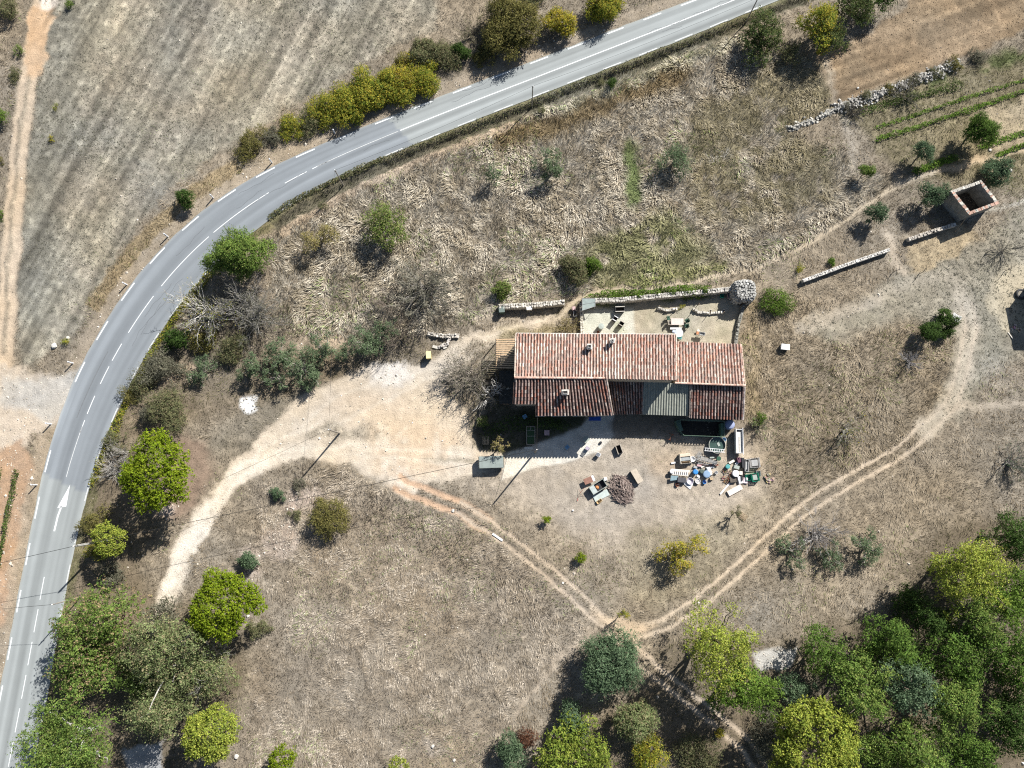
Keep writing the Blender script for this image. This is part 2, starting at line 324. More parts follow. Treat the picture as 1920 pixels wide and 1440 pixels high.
# left dirt track, the junction and the orange soil by it
TR = (.57, .435, .29)
zone(line=[(92,-60),(78,20),(60,100),(47,200),(30,350),(18,500),(10,640),(6,720)], w=34, soft=5, warp=.45, col=TR, col2=(.50,.385,.26), dens=1, gl=.15, z=-.06, keep='dirt_track')
zone(line=[(56,140),(43,215),(24,380),(12,520),(8,660)], w=8, soft=4, warp=.5, amount=.9, col=(.33,.265,.18), dens=16, gl=.22, z=.02)
zone(line=[(82,25),(70,70),(62,120)], w=42, soft=5, col=(.56,.365,.20), col2=(.50,.34,.20), dens=1, keep='dirt_track')
zone(line=[(96,-60),(90,10)], w=28, soft=6, amount=.8, col=(.66,.58,.49), keep='dirt_track')
zone([(-60,668),(20,690),(60,700),(130,700),(138,735),(112,790),(80,800),(55,830),(20,880),(-60,960)], soft=7, col=(.56,.46,.34), col2=(.50,.42,.33), dens=1, peb=1.0, keep='dirt_track')
zone([(10,705),(70,708),(150,690),(125,775),(95,790),(50,770),(0,750)], soft=10, amount=.75, col=(.52,.50,.455), col2=(.40,.39,.36))
zone([(-80,850),(40,830),(62,880),(40,1000),(12,1150),(-80,1300)], soft=6, col=(.44,.285,.17), col2=(.38,.26,.17), dens=5, gl=.2, gc=(.5,.38,.26), peb=1.5, keep='orange_field')
zone(line=[(75,820),(60,900),(40,1000),(10,1140)], w=14, soft=5, amount=.8, col=(.36,.29,.21), dens=10, gl=.25)
# driveway
DR, DR2 = (.60,.505,.385), (.54,.445,.325)
zone([(280,1180),(300,1110),(330,1020),(372,950),(430,872),(500,802),(560,752),(640,702),(700,688),(760,682),(800,684),(850,648),(900,618),(1000,598),(1040,600),(1040,612),(990,614),(940,626),(895,642),(855,684),(828,712),(838,745),(880,770),(890,832),(945,845),(945,872),(880,892),(800,908),(765,935),(715,900),(650,872),(560,862),(500,882),(440,922),(400,972),(352,1060),(318,1150),(300,1185)], soft=7, col=DR, col2=DR2, dens=2.0, gl=.2, gc=(.5,.42,.3), peb=.4, keep='dirt_driveway')
zone([(280,1200),(318,1060),(372,955),(440,880),(500,830),(545,850),(440,915),(398,965),(350,1055),(312,1150)], soft=8, amount=.9, col=(.72,.64,.525), col2=(.67,.59,.47))
zone(line=[(500,850),(640,832),(760,835),(880,850)], w=26, soft=8, amount=.6, col=(.61,.52,.40))
zone([(575,805),(620,795),(690,800),(720,812),(660,822),(580,824)], soft=9, warp=1.2, amount=.85, col=(.36,.305,.22), col2=(.29,.25,.19), dens=20, gl=.3, gc=(.42,.36,.27))
zone([(650,728),(760,735),(800,800),(700,790),(600,770)], soft=20, amount=.6, col=(.56,.44,.31))
zone([(690,800),(850,800),(880,860),(780,900),(740,920),(700,870)], soft=18, amount=.6, patch=.42, col=(.55,.41,.275))
zone(line=[(800,862),(890,863)], w=8, soft=4, amount=.7, col=(.36,.31,.22), dens=16, gl=.25)
zone([(700,690),(760,680),(775,705),(730,725),(690,715)], soft=7, amount=.8, col=(.68,.61,.52), peb=3)
zone(line=[(900,625),(960,608),(1040,606)], w=4, soft=3, amount=.7, col=(.33,.27,.18), dens=12, gl=.2)
zone(line=[(860,668),(900,640),(940,622)], w=4, soft=4, amount=.5, col=(.42,.33,.22), dens=6, gl=.2)
zone([(935,612),(1040,615),(1085,610),(1085,640),(935,640)], soft=8, amount=.7, col=(.29,.235,.125), gc=(.40,.33,.16), gc2=(.24,.2,.08), dens=22)
for l_ in ([(300,1150),(352,1010),(420,900),(500,835),(600,790)],[(322,1150),(372,1020),(436,915),(515,850),(640,838)],[(560,800),(640,740),(720,712),(820,690),(880,650),(940,622)],[(600,812),(700,760),(800,710),(880,668),(935,634)],[(520,842),(660,834),(780,842),(885,852)],[(540,858),(660,852),(780,862),(885,874)]): zone(line=l_, w=5, soft=5, warp=.5, amount=.38, col=(.70,.62,.50), z=-.05)
for l_ in ([(310,1150),(360,1018),(428,908),(508,843),(600,812)],[(850,676),(900,640),(945,625)],[(700,735),(800,700),(850,672)]): zone(line=l_, w=4, soft=5, warp=.7, amount=.4, col=(.42,.35,.25), dens=5)
# cart tracks
def ruts(line, off, w, col, keep, soft=3, **k):
    a = np.array(line, float); t = np.gradient(a, axis=0); t /= np.hypot(t[:, 0], t[:, 1])[:, None]; n = np.c_[-t[:, 1], t[:, 0]]
    for s_ in (-1, 1): zone(line=[tuple(p) for p in a + n * off * s_], w=w, soft=soft, warp=.35, col=col, dens=.8, z=-.07, keep=keep, **k)
ruts([(745,905),(800,930),(860,950),(915,985)], 11, 11, (.52,.335,.20), 'dirt_track')
ruts([(860,950),(915,985),(990,1042),(1050,1092),(1110,1146),(1150,1178)], 10, 8, (.47,.375,.27), 'dirt_track')
ruts([(1150,1178),(1195,1225),(1240,1270),(1300,1315),(1360,1362),(1400,1400),(1450,1470)], 11, 9, (.48,.385,.28), 'dirt_track')
ruts([(1178,1190),(1250,1168),(1310,1134),(1380,1072),(1450,1006),(1520,946),(1600,896),(1680,851),(1735,805)], 11, 8, (.49,.395,.285), 'dirt_track')
zone([(1110,1150),(1160,1160),(1230,1170),(1200,1195),(1180,1205),(1150,1190)], soft=8, col=(.49,.375,.25), dens=2)
zone(line=[(1740,800),(1785,760),(1808,690),(1822,610),(1800,560)], w=36, soft=12, amount=.85, col=(.45,.39,.30), col2=(.38,.33,.25), dens=5, gl=.2)
ruts([(1735,805),(1782,760),(1806,690),(1822,615),(1812,570)], 10, 7, (.49,.41,.31), 'dirt_track', amount=.7)
zone(line=[(1815,580),(1800,530),(1740,520),(1690,540),(1640,560)], w=26, soft=12, amount=.6, col=(.41,.36,.28), dens=6, gl=.2)
zone(line=[(1780,770),(1850,758),(1930,755)], w=13, soft=6, amount=.75, col=(.46,.38,.28), dens=5, gl=.2)
zone(line=[(960,1345),(1000,1300),(1060,1230),(1110,1180)], w=9, soft=6, amount=.75, col=(.43,.34,.24), dens=5, gl=.2, keep='footpath')
zone(line=[(1040,606),(1068,575),(1085,560),(1120,548),(1200,541),(1290,529),(1340,516),(1420,501),(1500,463),(1560,431),(1620,386),(1680,347),(1740,327),(1800,312),(1860,297),(1940,276)], w=9, soft=3.5, warp=.5, col=(.49,.405,.29), col2=(.44,.36,.25), dens=1, z=-.04, keep='footpath')
zone(line=[(1760,322),(1830,303),(1940,278)], w=14, soft=5, amount=.8, col=(.49,.37,.23), dens=2)
zone(line=[(1500,612),(1600,575),(1640,560)], w=22, soft=9, amount=.75, col=(.38,.33,.26), dens=5, gl=.2, peb=1)
zone(line=[(1546,95),(1556,150),(1572,200),(1590,260),(1605,330)], w=14, soft=9, amount=.65, col=(.37,.32,.25), dens=6, gl=.25)
zone(line=[(1665,440),(1680,480),(1700,510)], w=20, soft=8, amount=.85, col=(.47,.385,.28), dens=3)
zone(line=[(1810,410),(1930,372)], w=10, soft=5, amount=.7, col=(.42,.39,.32))
# courtyard, patio, terrace, kitchen garden
zone([(1090,566),(1392,556),(1378,652),(1090,640)], soft=6, warp=.4, col=(.41,.36,.27), col2=(.35,.32,.23), dens=7, gl=.16, gc=(.42,.38,.26), gc2=(.28,.27,.16))
zone([(1090,580),(1186,578),(1190,632),(1090,634)], soft=4, warp=.3, col=(.53,.525,.46), col2=(.47,.48,.40), dens=1, gl=.12, gc=(.25,.3,.12), keep='patio')
zone([(1150,612),(1192,608),(1200,632),(1140,634)], soft=6, patch=.45, amount=.6, col=(.34,.38,.22), dens=12)
zone([(1100,572),(1150,556),(1250,548),(1330,546),(1330,556),(1200,566),(1110,574)], soft=6, col=(.15,.17,.06), gc=(.24,.27,.09), gc2=(.13,.17,.045), dens=26, gl=.4)
zone([(1396,560),(1420,560),(1425,790),(1398,780)], soft=8, amount=.8, col=(.30,.23,.14), gc=(.42,.33,.19), gc2=(.22,.18,.09), gl=.6, dens=22)
zone([(940,900),(950,850),(1000,832),(1088,800),(1110,776),(1152,772),(1152,818),(1122,846),(1062,868),(1005,877)], soft=2.5, warp=.12, col=(.70,.645,.54), col2=(.61,.56,.465), dens=.4, gl=.12, keep='stone_terrace')
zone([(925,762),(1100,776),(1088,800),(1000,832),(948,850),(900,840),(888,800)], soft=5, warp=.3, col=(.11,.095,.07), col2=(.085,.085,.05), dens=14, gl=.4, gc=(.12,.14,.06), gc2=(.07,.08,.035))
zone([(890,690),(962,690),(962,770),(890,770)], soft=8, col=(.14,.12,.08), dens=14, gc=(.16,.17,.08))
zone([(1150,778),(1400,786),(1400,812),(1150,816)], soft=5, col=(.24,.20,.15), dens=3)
# rubble and pale stone spills
for q, a in (([(545,915),(600,915),(620,935),(560,960),(525,950)], .75), ([(500,985),(550,970),(560,1020),(520,1050),(480,1040)], .5), ([(440,1040),(480,1020),(490,1080),(460,1100)], .5), ([(300,950),(335,945),(320,970),(295,968)], .9)):
    zone(q, soft=9, amount=a, col=(.49,.40,.34), col2=(.40,.30,.235), dens=5, peb=7)
zone([(452,742),(482,742),(485,762),(470,772),(452,762)], soft=4, col=(.80,.80,.78), dens=0, peb=6)
zone([(1405,1222),(1450,1215),(1492,1213),(1490,1235),(1462,1252),(1430,1255)], soft=4, col=(.50,.48,.44), col2=(.42,.41,.38), dens=0, peb=5, keep='gravel_patch')
zone([(240,1400),(300,1395),(300,1480),(225,1480)], soft=4, col=(.36,.36,.355), dens=0, keep='dirt_driveway')
zone([(1320,285),(1360,282),(1365,300),(1330,300)], soft=9, amount=.6, col=(.4,.4,.4))
zone([(800,1395),(830,1385),(840,1415),(805,1420)], soft=9, amount=.6, col=(.36,.33,.30), peb=2)
# tone variation of the whole sheet, furrows in the fields
C = MAPS['col']
for k_, s_ in (('col', .86), ('gc', .84), ('gc2', .86)):
    m_ = MAPS[k_]; L_ = m_.mean(-1, keepdims=True); MAPS[k_] = (L_ + (m_ - L_) * s_) * {'col': 1.0, 'gc': 1.04, 'gc2': 1.18}[k_]
C = MAPS['col']; C *= (1 + (.32 * (N3 - .5) + .22 * (N2 - .5)) * (1 - .5 * WEIGHTS['field']))[..., None] * (1 + .42 * np.clip(MAPS['dens'] / 20, .06, 1) * (NF * vnoise(X / .9, Y / .9, 45) * 2 - .5))[..., None]
warm = (fbm(X / 9, Y / 9, 77) - .5) * .22; C[..., 0] *= 1 + warm * .6; C[..., 2] *= 1 - warm
ang = R(22); u = X * math.cos(ang) - Y * math.sin(ang) * -1
u = X * math.cos(R(-25)) - Y * math.sin(R(25)); v_ = X * math.sin(R(25)) + Y * math.cos(R(25))
stripe = fbm(u / 1.9, v_ / 26, 31, 2) * .65 + vnoise(u / .8, v_ / 14, 33) * .35
C *= (1 + WEIGHTS['field'] * (stripe - .5) * 1.3)[..., None]
rowf = vnoise(u / .42, v_ / 22, 37) - .5
C *= (1 + WEIGHTS['field'] * rowf * .45)[..., None]
MAPS['gc'] *= (1 + WEIGHTS['field'] * ((stripe - .5) * .9 + rowf * .5))[..., None]
u2 = X * math.sin(R(21)) * -1 + Y * math.cos(R(21)); v2 = X * math.cos(R(21)) + Y * math.sin(R(21))
st2 = vnoise(u2 / .75, v2 / 13, 35) * .6 + vnoise(u2 / 2.4, v2 / 20, 36) * .4
C *= (1 + WEIGHTS['tilled'] * (st2 - .5) * 1.35)[..., None]
Z = MAPS['z'] + (N1 - .5) * .16 * np.clip(MAPS['dens'] / 14, .15, 1.3) + (NF - .5) * .05 * np.clip(MAPS['dens'] / 10, .2, 1)
Z += WEIGHTS['tilled'] * (st2 - .5) * .22 + WEIGHTS['field'] * (vnoise(u / .8, v_ / 14, 33) - .5) * .10
inroad = 1 - sstep(ab, -.1, .5); Z = Z * (1 - inroad) - .05 * inroad
Z[(np.abs(X) > 95) | (np.abs(Y) > 95)] = 0
nx_, ny_ = len(gx), len(gy)
idx = np.arange(nx_ * ny_).reshape(ny_, nx_)
quads = np.stack([idx[:-1, :-1], idx[:-1, 1:], idx[1:, 1:], idx[1:, :-1]], -1).reshape(-1, 4)
GV = np.stack([X, Y, Z], -1).reshape(-1, 3)
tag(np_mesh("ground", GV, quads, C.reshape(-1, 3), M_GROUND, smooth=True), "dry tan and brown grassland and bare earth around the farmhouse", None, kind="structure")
def sheet(name, key, label, lift=.004, thr=.5):
    w = WEIGHTS[key].ravel(); q = quads[w[quads].mean(1) > thr]; used = np.unique(q); mp = np.zeros(len(GV), int); mp[used] = np.arange(len(used))
    v = GV[used].copy(); v[:, 2] += lift
    tag(np_mesh(name, v, mp[q], C.reshape(-1, 3)[used], M_GROUND, smooth=True), label, None, kind="structure")
sheet("stubble_field", 'field', "grey tan stubble field beyond the outer side of the road")
sheet("ploughed_field", 'tilled', "reddish brown ploughed field at the road's far end")
sheet("orange_field", 'orange_field', "strip of orange vineyard soil beside the road")
sheet("dirt_driveway", 'dirt_driveway', "pale sandy driveway sweeping up to the farmhouse", .006)
sheet("dirt_track", 'dirt_track', "rutted earth tracks across the grass", .008)
sheet("footpath", 'footpath', "narrow trodden footpath behind the farmhouse", .010)
sheet("patio", 'patio', "pale concrete patio behind the farmhouse", .012)
sheet("stone_terrace", 'stone_terrace', "cream stone paved terrace before the farmhouse", .014)
sheet("gravel_patch", 'gravel_patch', "grey gravel patch beside the woods", .004)
# fast look-ups of the ground maps
OX, OY = len(far), len(far)
def gidx(x, y):
    return np.clip(np.round((y - GY0) / GS).astype(int), 0, len(gyd) - 1) + OY, np.clip(np.round((x - GX0) / GS).astype(int), 0, len(gxd) - 1) + OX
def gz(x, y):
    j, i = gidx(np.array([x]), np.array([y])); return float(Z[j, i][0])
def G(px, py, dz=0.0):
    p = P(px, py); z = gz(p.x, p.y); p = P(px, py, z + dz); return p
# ------------------------------------------------------------------ road and its markings
RSD = np.arange(0, RS[-1], .5); rwd = np.interp(RSD, RS, RW)
lanes = np.linspace(-1, 1, 45)
pv, pc = [], []
rwob = .12 * (vnoise(RSD / 1.3, RSD * 0, 5) - .5)
for j, l in enumerate(lanes):
    off = l * (rwd + (rwob if abs(l) > .99 else 0)); q = road_pt(RSD, 0)
    nx2 = np.interp(RSD, RS, RN[:, 0]); ny2 = np.interp(RSD, RS, RN[:, 1])
    pv.append(np.c_[q[:, 0] + nx2 * off, q[:, 1] + ny2 * off, np.full(len(RSD), .035 - .02 * l * l)])
    mid = (RSD > S_SEAM_LO + l * .9) & (RSD < S_SEAM_UP - l * 1.0)
    base = np.where(mid[:, None], np.array([.245, .268, .288]), np.array([.315, .337, .335]))
    base = base * (1 + .26 * (fbm(RSD / 26, np.full(len(RSD), l * 6.2), 8, 3) - .5) + .34 * (vnoise(RSD / 60, np.full(len(RSD), l * 7), 81) - .5))[:, None]
    base = base * (1 - .09 * math.exp(-((abs(abs(l) - .5) - .26) / .10) ** 2))
    if abs(l) > .95: base = base * .9 + np.array([.05, .045, .03])
    base = base * (1 + .25 * np.exp(-((RSD - road_s(115, 770)) / 4.5) ** 2) * (l > .75))[:, None]
    pc.append(base)
n = len(RSD); pv = np.concatenate(pv); pc = np.concatenate(pc); k = np.arange(len(lanes) - 1)[:, None] * n + np.arange(n - 1)[None, :]
tag(np_mesh("road", pv, np.stack([k, k + 1, k + n + 1, k + n], -1).reshape(-1, 4)[:, ::-1], pc, M_ROAD, smooth=True), "grey two lane asphalt road curving past the farmhouse", None, kind="structure")
M_PAINT = mat("road paint", (.74, .76, .76), .6, .06, 8); M_PAINTW = mat("worn road paint", (.62, .63, .62), .7, .16, 5)
def strips(name, spans, offf, w, m, label):
    b = MB()
    for s0, s1 in spans:
        ss = np.linspace(s0, s1, max(2, int((s1 - s0) / .6) + 1)); o = offf(ss); a, c = [], []
        for s_, o_ in zip(ss, o):
            for lst, d in ((a, w / 2), (c, -w / 2)):
                q = road_pt(np.array([s_]), o_ + d)[0]; l = (o_ + d) / np.interp(s_, RS, RW); lst.append((q[0], q[1], .035 - .02 * l * l + .006))
        L = len(a); b.add(a + c, [(i, L + i, L + i + 1, i + 1) for i in range(L - 1)])
    tag(b.build(name, m), label, None, kind="structure")
rw_at = lambda s_: np.interp(s_, RS, RW)
def dashes(a, s_min, s_max, on, per, skip=()):
    k0 = math.ceil((s_min - a) / per); out = []
    while a + k0 * per < s_max:
        s_ = a + k0 * per
        if not any(x < s_ + on / 2 < y for x, y in skip): out.append((s_, s_ + on))
        k0 += 1
    return out
strips("road_edge_line", dashes(road_s(1210, 33), 2, RS[-1] - 4, 3.1, 6.55, [(road_s(105, 790), road_s(138, 705))]), lambda s_: rw_at(s_) - .30, .20, M_PAINT, "broken white line along the road's outer edge")
strips("road_inner_edge_line", dashes(road_s(1195, 107), 2, RS[-1] - 4, 3.1, 6.2, [(road_s(375, 520), road_s(500, 415))]), lambda s_: -rw_at(s_) + .17, .16, M_PAINTW, "worn broken white line along the road's inner edge")
CSP = [((151,809),(158,787)),((164,773),(177,736)),((185,720),(201,687)),((210,672),(229,641)),((237,626),(291,552)),((301,539),(390,440)),((395,435),(507,360)),((530,347),(544,339)),((548,337),(575,322)),((590,314),(622,299))]
strips("road_centre_line", dashes(road_s(77, 1130), 2, S_SEAM_LO - 14, 3.2, 4.5) + [(road_s(*a), road_s(*b)) for a, b in CSP], lambda s_: 0 * s_ + .1, .12, M_PAINT, "broken white centre line in the bend")
strips("road_solid_line", [(S_SEAM_UP, RS[-1] - 2)], lambda s_: 0 * s_ + .1, .17, M_PAINT, "solid white centre line on the straight")
strips("road_worn_line", [(S_SEAM_LO + 1, road_s(152, 800)), (S_SEAM_UP - 14, S_SEAM_UP - .3)], lambda s_: 0 * s_ + .1, .09, M_PAINTW, "faded centre line by the asphalt seam")
sa, sb = road_s(100, 990), road_s(122, 915)
b = MB(); pts = []
def rp(s_, o_): q = road_pt(np.array([s_]), o_)[0]; return (q[0], q[1], .041)
st_ = [(sa, .0), (sa + 2.2, -.05), (sa + 3.6, -.25)]
L_ = [rp(s_, o_ + .13) for s_, o_ in st_]; R_ = [rp(s_, o_ - .13) for s_, o_ in st_]; b.add(L_ + R_, [(0, 3, 4, 1), (1, 4, 5, 2)])
b.add([rp(sa + 3.3, .30), rp(sa + 3.7, -.95), rp(sa + 6.9, -.75)], [(0, 1, 2)])
tag(b.build("road_arrow", M_PAINT), "white merge arrow painted on the road", None, kind="structure")
rc_ = np.random.default_rng(4)
for k_ in range(16):
    s0_, o0_ = rc_.uniform(8, RS[-1] - 20), rc_.uniform(-2.6, 2.6); ph_ = rc_.uniform(0, 6)
    strips("road_crack", [(s0_, s0_ + rc_.uniform(3, 11))], lambda s_: o0_ + .18 * np.sin(s_ * .9 + ph_) + .08 * np.sin(s_ * 2.7), .05, mat("crack seal", (.15, .16, .17), .8, .1), "thin dark crack in the asphalt")
# tar seam along the junction lane
strips("road_tar_seam", [(road_s(125, 775), road_s(190, 650))], lambda s_: 1.35 + 0 * s_, .13, mat("tar", (.17, .18, .19), .7, .1), "dark sealed seam in the asphalt by the junction")
# ------------------------------------------------------------------ grass, weeds, stones underfoot (nobody could count them)
rng = np.random.default_rng(7)
def frame_pts(n, pad=60):
    x = rng.uniform(GX0 + 1, GX1 - 1, n); y = rng.uniform(GY0 + 1, GY1 - 1, n); a, b_ = to_px(x, y)
    k = (a > -pad) & (a < 1920 + pad) & (b_ > -pad) & (b_ < 1440 + pad); return x[k], y[k]
def blades(x, y, ang, ln, wd_, lift, col, z0):
    """one leaning triangular blade clump per point"""
    dx, dy = np.cos(ang), np.sin(ang); hx, hy = -dy * wd_ / 2, dx * wd_ / 2; n = len(x)
    v = np.empty((n, 3, 3)); v[:, 0] = np.c_[x + hx, y + hy, z0]; v[:, 1] = np.c_[x - hx, y - hy, z0]
    v[:, 2] = np.c_[x + dx * ln * np.cos(lift), y + dy * ln * np.cos(lift), z0 + ln * np.sin(lift)]
    return v.reshape(-1, 3), np.arange(n * 3).reshape(-1, 3), np.repeat(col, 3, 0)
AREA = (GX1 - GX0 - 2) * (GY1 - GY0 - 2); DMAX = 44.0
x, y = frame_pts(int(AREA * DMAX)); j, i = gidx(x, y)
keep = (rng.random(len(x)) < MAPS['dens'][j, i] / DMAX * (.55 + .9 * N1[j, i])) & (ab[j, i] > .02)
x, y, j, i = x[keep], y[keep], j[keep], i[keep]; n = len(x)
flow = (fbm(x / 5, y / 5, 91, 3) * 2 - 1) * 5.5 + (vnoise(x / 1.3, y / 1.3, 95) - .5) * 2.6
gl = MAPS['gl'][j, i] * rng.uniform(.6, 1.35, n)
patchn = sstep(fbm(x / 1.7, y / 1.7, 97, 2) * .42 + vnoise(x / .42, y / .42, 98) * .33 + rng.random(n) * .25, .36, .62)[:, None]
col = (MAPS['gc'][j, i] * (1 - patchn) + MAPS['gc2'][j, i] * patchn) * rng.uniform(.6, 1.3, (n, 1)) * (.88 + .24 * N3[j, i])[:, None]
green = (fbm(x / 7, y / 7, 99, 3) > .60) & (rng.random(n) < .14); col[green] *= np.array([.72, .95, .55])
v, f, c = blades(x, y, flow + rng.normal(0, .55, n), gl, .045 + gl * .10, MAPS['lift'][j, i] * rng.uniform(.3, 1.8, n), col, Z[j, i] - .02)
tag(np_mesh("dry_grass", v, f, c, M_GRASS), "dry lodged grass covering the fields and meadow", None, kind="stuff")
# dark weeds dotting the stubble and the worn ground
x, y = frame_pts(int(AREA * 5.5)); j, i = gidx(x, y)
wgt = np.maximum(WEIGHTS['field'][j, i] * .8, WEIGHTS['worn'][j, i] * .9)
k = rng.random(len(x)) < wgt * np.clip(fbm(x / 9, y / 9, 15) * 2 - .5, .08, 1); x, y = x[k], y[k]; n = len(x)
xx = np.repeat(x, 6) + rng.normal(0, .09, n * 6); yy = np.repeat(y, 6) + rng.normal(0, .09, n * 6); j, i = gidx(xx, yy)
col = np.array([.17, .165, .125]) * rng.uniform(.6, 1.5, (len(xx), 1))
v, f, c = blades(xx, yy, rng.uniform(0, 6.3, len(xx)), rng.uniform(.06, .17, len(xx)), .11, rng.uniform(.2, .9, len(xx)), col, Z[j, i])
tag(np_mesh("field_weeds", v, f, c, M_GRASS), "small dark weeds dotting the stubble and worn ground", None, kind="stuff")
# stones and clods
OCT = np.array([(1, 0, 0), (0, 1, 0), (-1, 0, 0), (0, -1, 0), (0, 0, .7), (0, 0, -.5)], float)
OCF = np.array([(0, 1, 4), (1, 2, 4), (2, 3, 4), (3, 0, 4), (1, 0, 5), (2, 1, 5), (3, 2, 5), (0, 3, 5)])
def stones(x, y, z, size, col):
    n = len(x); a = rng.uniform(0, 6.3, n); ca, sa_ = np.cos(a), np.sin(a)
    o = OCT[None] * size[:, None, None] * rng.uniform(.55, 1.3, (n, 6, 1))
    v = np.stack([o[..., 0] * ca[:, None] - o[..., 1] * sa_[:, None] + x[:, None], o[..., 0] * sa_[:, None] + o[..., 1] * ca[:, None] + y[:, None], o[..., 2] + z[:, None]], -1)
    f = OCF[None] + (np.arange(n) * 6)[:, None, None]; return v.reshape(-1, 3), f.reshape(-1, 3), np.repeat(col, 6, 0)
x, y = frame_pts(int(AREA * 7)); j, i = gidx(x, y); k = (rng.random(len(x)) < MAPS['peb'][j, i] / 7) & (ab[j, i] > .1); x, y, j, i = x[k], y[k], j[k], i[k]
xb, yb = frame_pts(900); x, y = np.r_[x, xb], np.r_[y, yb]; j, i = gidx(x, y); k = ab[j, i] > .1; x, y, j, i = x[k], y[k], j[k], i[k]
col = np.array([.62, .57, .50]) * rng.uniform(.55, 1.25, (len(x), 1)) * np.array([1, .97, .93])
v, f, c = stones(x, y, Z[j, i] + .01, rng.gamma(2.0, .038, len(x)) + .03, col)
tag(np_mesh("scattered_pebbles", v, f, c, M_STONE), "pale stones scattered on the bare ground", None, kind="stuff")
x, y = frame_pts(int(AREA * 5)); j, i = gidx(x, y); k = rng.random(len(x)) < WEIGHTS['tilled'][j, i] * (.3 + st2[j, i]); x, y, j, i = x[k], y[k], j[k], i[k]
col = C[j, i] * rng.uniform(.7, 1.35, (len(x), 1))
v, f, c = stones(x, y, Z[j, i], rng.uniform(.05, .12, len(x)), col)
tag(np_mesh("earth_clods", v, f, c, M_GROUND), "brown clods lying on the ploughed field", None, kind="stuff")
# ------------------------------------------------------------------ plants
def rvec(r, n):
    v = r.normal(size=(n, 3)); return v / np.linalg.norm(v, axis=1)[:, None]
def leaf_quads(r, pos, nrm, size, col):
    """one leaf-clump face per point, roughly facing nrm"""
    n = len(pos); nr = nrm + r.normal(0, .7, (n, 3)); nr /= np.linalg.norm(nr, axis=1)[:, None]
    t = np.cross(nr, rvec(r, n)); t /= np.linalg.norm(t, axis=1)[:, None] + 1e-9; b = np.cross(nr, t)
    s = (size * r.uniform(.6, 1.35, n))[:, None]; w = s * r.uniform(.45, .8, (n, 1))
    v = np.stack([pos + t * s * .5, pos + b * w * .5 + nr * s * .08, pos - t * s * .5, pos - b * w * .5 + nr * s * .08], 1)
    return v.reshape(-1, 3), np.arange(n * 4).reshape(-1, 4), np.repeat(col, 4, 0)
def tubes_np(paths, rad, ns=4):
    """paths (B,K,3), rad (B,K): many tapering tubes in one mesh"""
    B, K, _ = paths.shape; t = np.gradient(paths, axis=1); t /= np.linalg.norm(t, axis=2)[..., None] + 1e-9
    up = np.where(np.abs(t[..., 2:3]) > .9, np.array([1., 0, 0]), np.array([0, 0, 1.])); a = np.cross(t, up); a /= np.linalg.norm(a, axis=2)[..., None] + 1e-9; b = np.cross(t, a)
    th = np.arange(ns) * 2 * np.pi / ns
    v = paths[:, :, None] + (a[:, :, None] * np.cos(th)[:, None] + b[:, :, None] * np.sin(th)[:, None]) * rad[..., None, None]
    id_ = np.arange(B * K * ns).reshape(B, K, ns); n2 = np.roll(id_, -1, 2)
    f = np.stack([id_[:, :-1], n2[:, :-1], n2[:, 1:], id_[:, 1:]], -1).reshape(-1, 4); return v.reshape(-1, 3), f
def limb(r, p0, p1, k=5, wob=.1):
    t = np.linspace(0, 1, k)[:, None]; d = np.linalg.norm(p1 - p0); p = p0 + (p1 - p0) * t
    p[1:-1] += r.normal(0, wob * d / 3, (k - 2, 3)); p[:, 2] += np.sin(t[:, 0] * np.pi) * d * .06; return p
PAL = {
 'lime':   [(.235,.315,.022), (.19,.27,.018), (.29,.345,.03), (.15,.22,.015)],
 'limey':  [(.36,.41,.07), (.29,.35,.055), (.43,.45,.09), (.21,.28,.05)],
 'oak':    [(.095,.155,.035), (.075,.125,.03), (.125,.185,.045), (.10,.14,.04)],
 'oakrust':[(.145,.225,.05), (.11,.18,.042), (.20,.28,.065), (.17,.235,.055), (.36,.27,.15)],
 'wood':   [(.105,.19,.035), (.08,.145,.03), (.15,.24,.048), (.125,.185,.042)],
 'woodg':  [(.145,.23,.05), (.11,.18,.04), (.20,.29,.065), (.235,.285,.075)],
 'holm':   [(.125,.19,.10), (.10,.155,.085), (.165,.23,.13)],
 'oakd':   [(.095,.135,.045), (.075,.11,.038), (.13,.165,.055), (.15,.16,.06)],
 'olive':  [(.155,.215,.115), (.12,.175,.09), (.205,.26,.15)],
 'greyol': [(.20,.245,.10), (.155,.20,.08), (.26,.30,.14), (.31,.27,.15)],
 'green':  [(.13,.215,.035), (.10,.17,.03), (.18,.27,.05)],
 'fig':    [(.16,.235,.05), (.12,.185,.04), (.215,.28,.075), (.30,.28,.13)],
 'yellow': [(.50,.42,.05), (.40,.38,.05), (.26,.30,.04), (.54,.40,.06), (.30,.26,.10)],
 'veg':    [(.17,.29,.04), (.13,.23,.035), (.22,.35,.06)],
 'ygreen': [(.36,.34,.05), (.24,.285,.04), (.46,.38,.06), (.16,.215,.04)],
 'yolive': [(.20,.18,.06), (.15,.15,.05), (.26,.23,.08)],
 'dull':   [(.175,.19,.09), (.14,.155,.075), (.215,.22,.11), (.23,.195,.11)],
 'grey':   [(.19,.185,.13), (.15,.15,.10), (.23,.22,.165)],
 'darkg':  [(.07,.125,.03), (.055,.10,.025), (.095,.155,.04)],
 'rust':   [(.16,.075,.045), (.12,.06,.04), (.20,.10,.06)],
 'yg2':    [(.23,.29,.05), (.18,.245,.04), (.29,.32,.06), (.14,.20,.035)],
 'straw':  [(.42,.35,.16), (.34,.29,.13), (.30,.28,.10)],
}
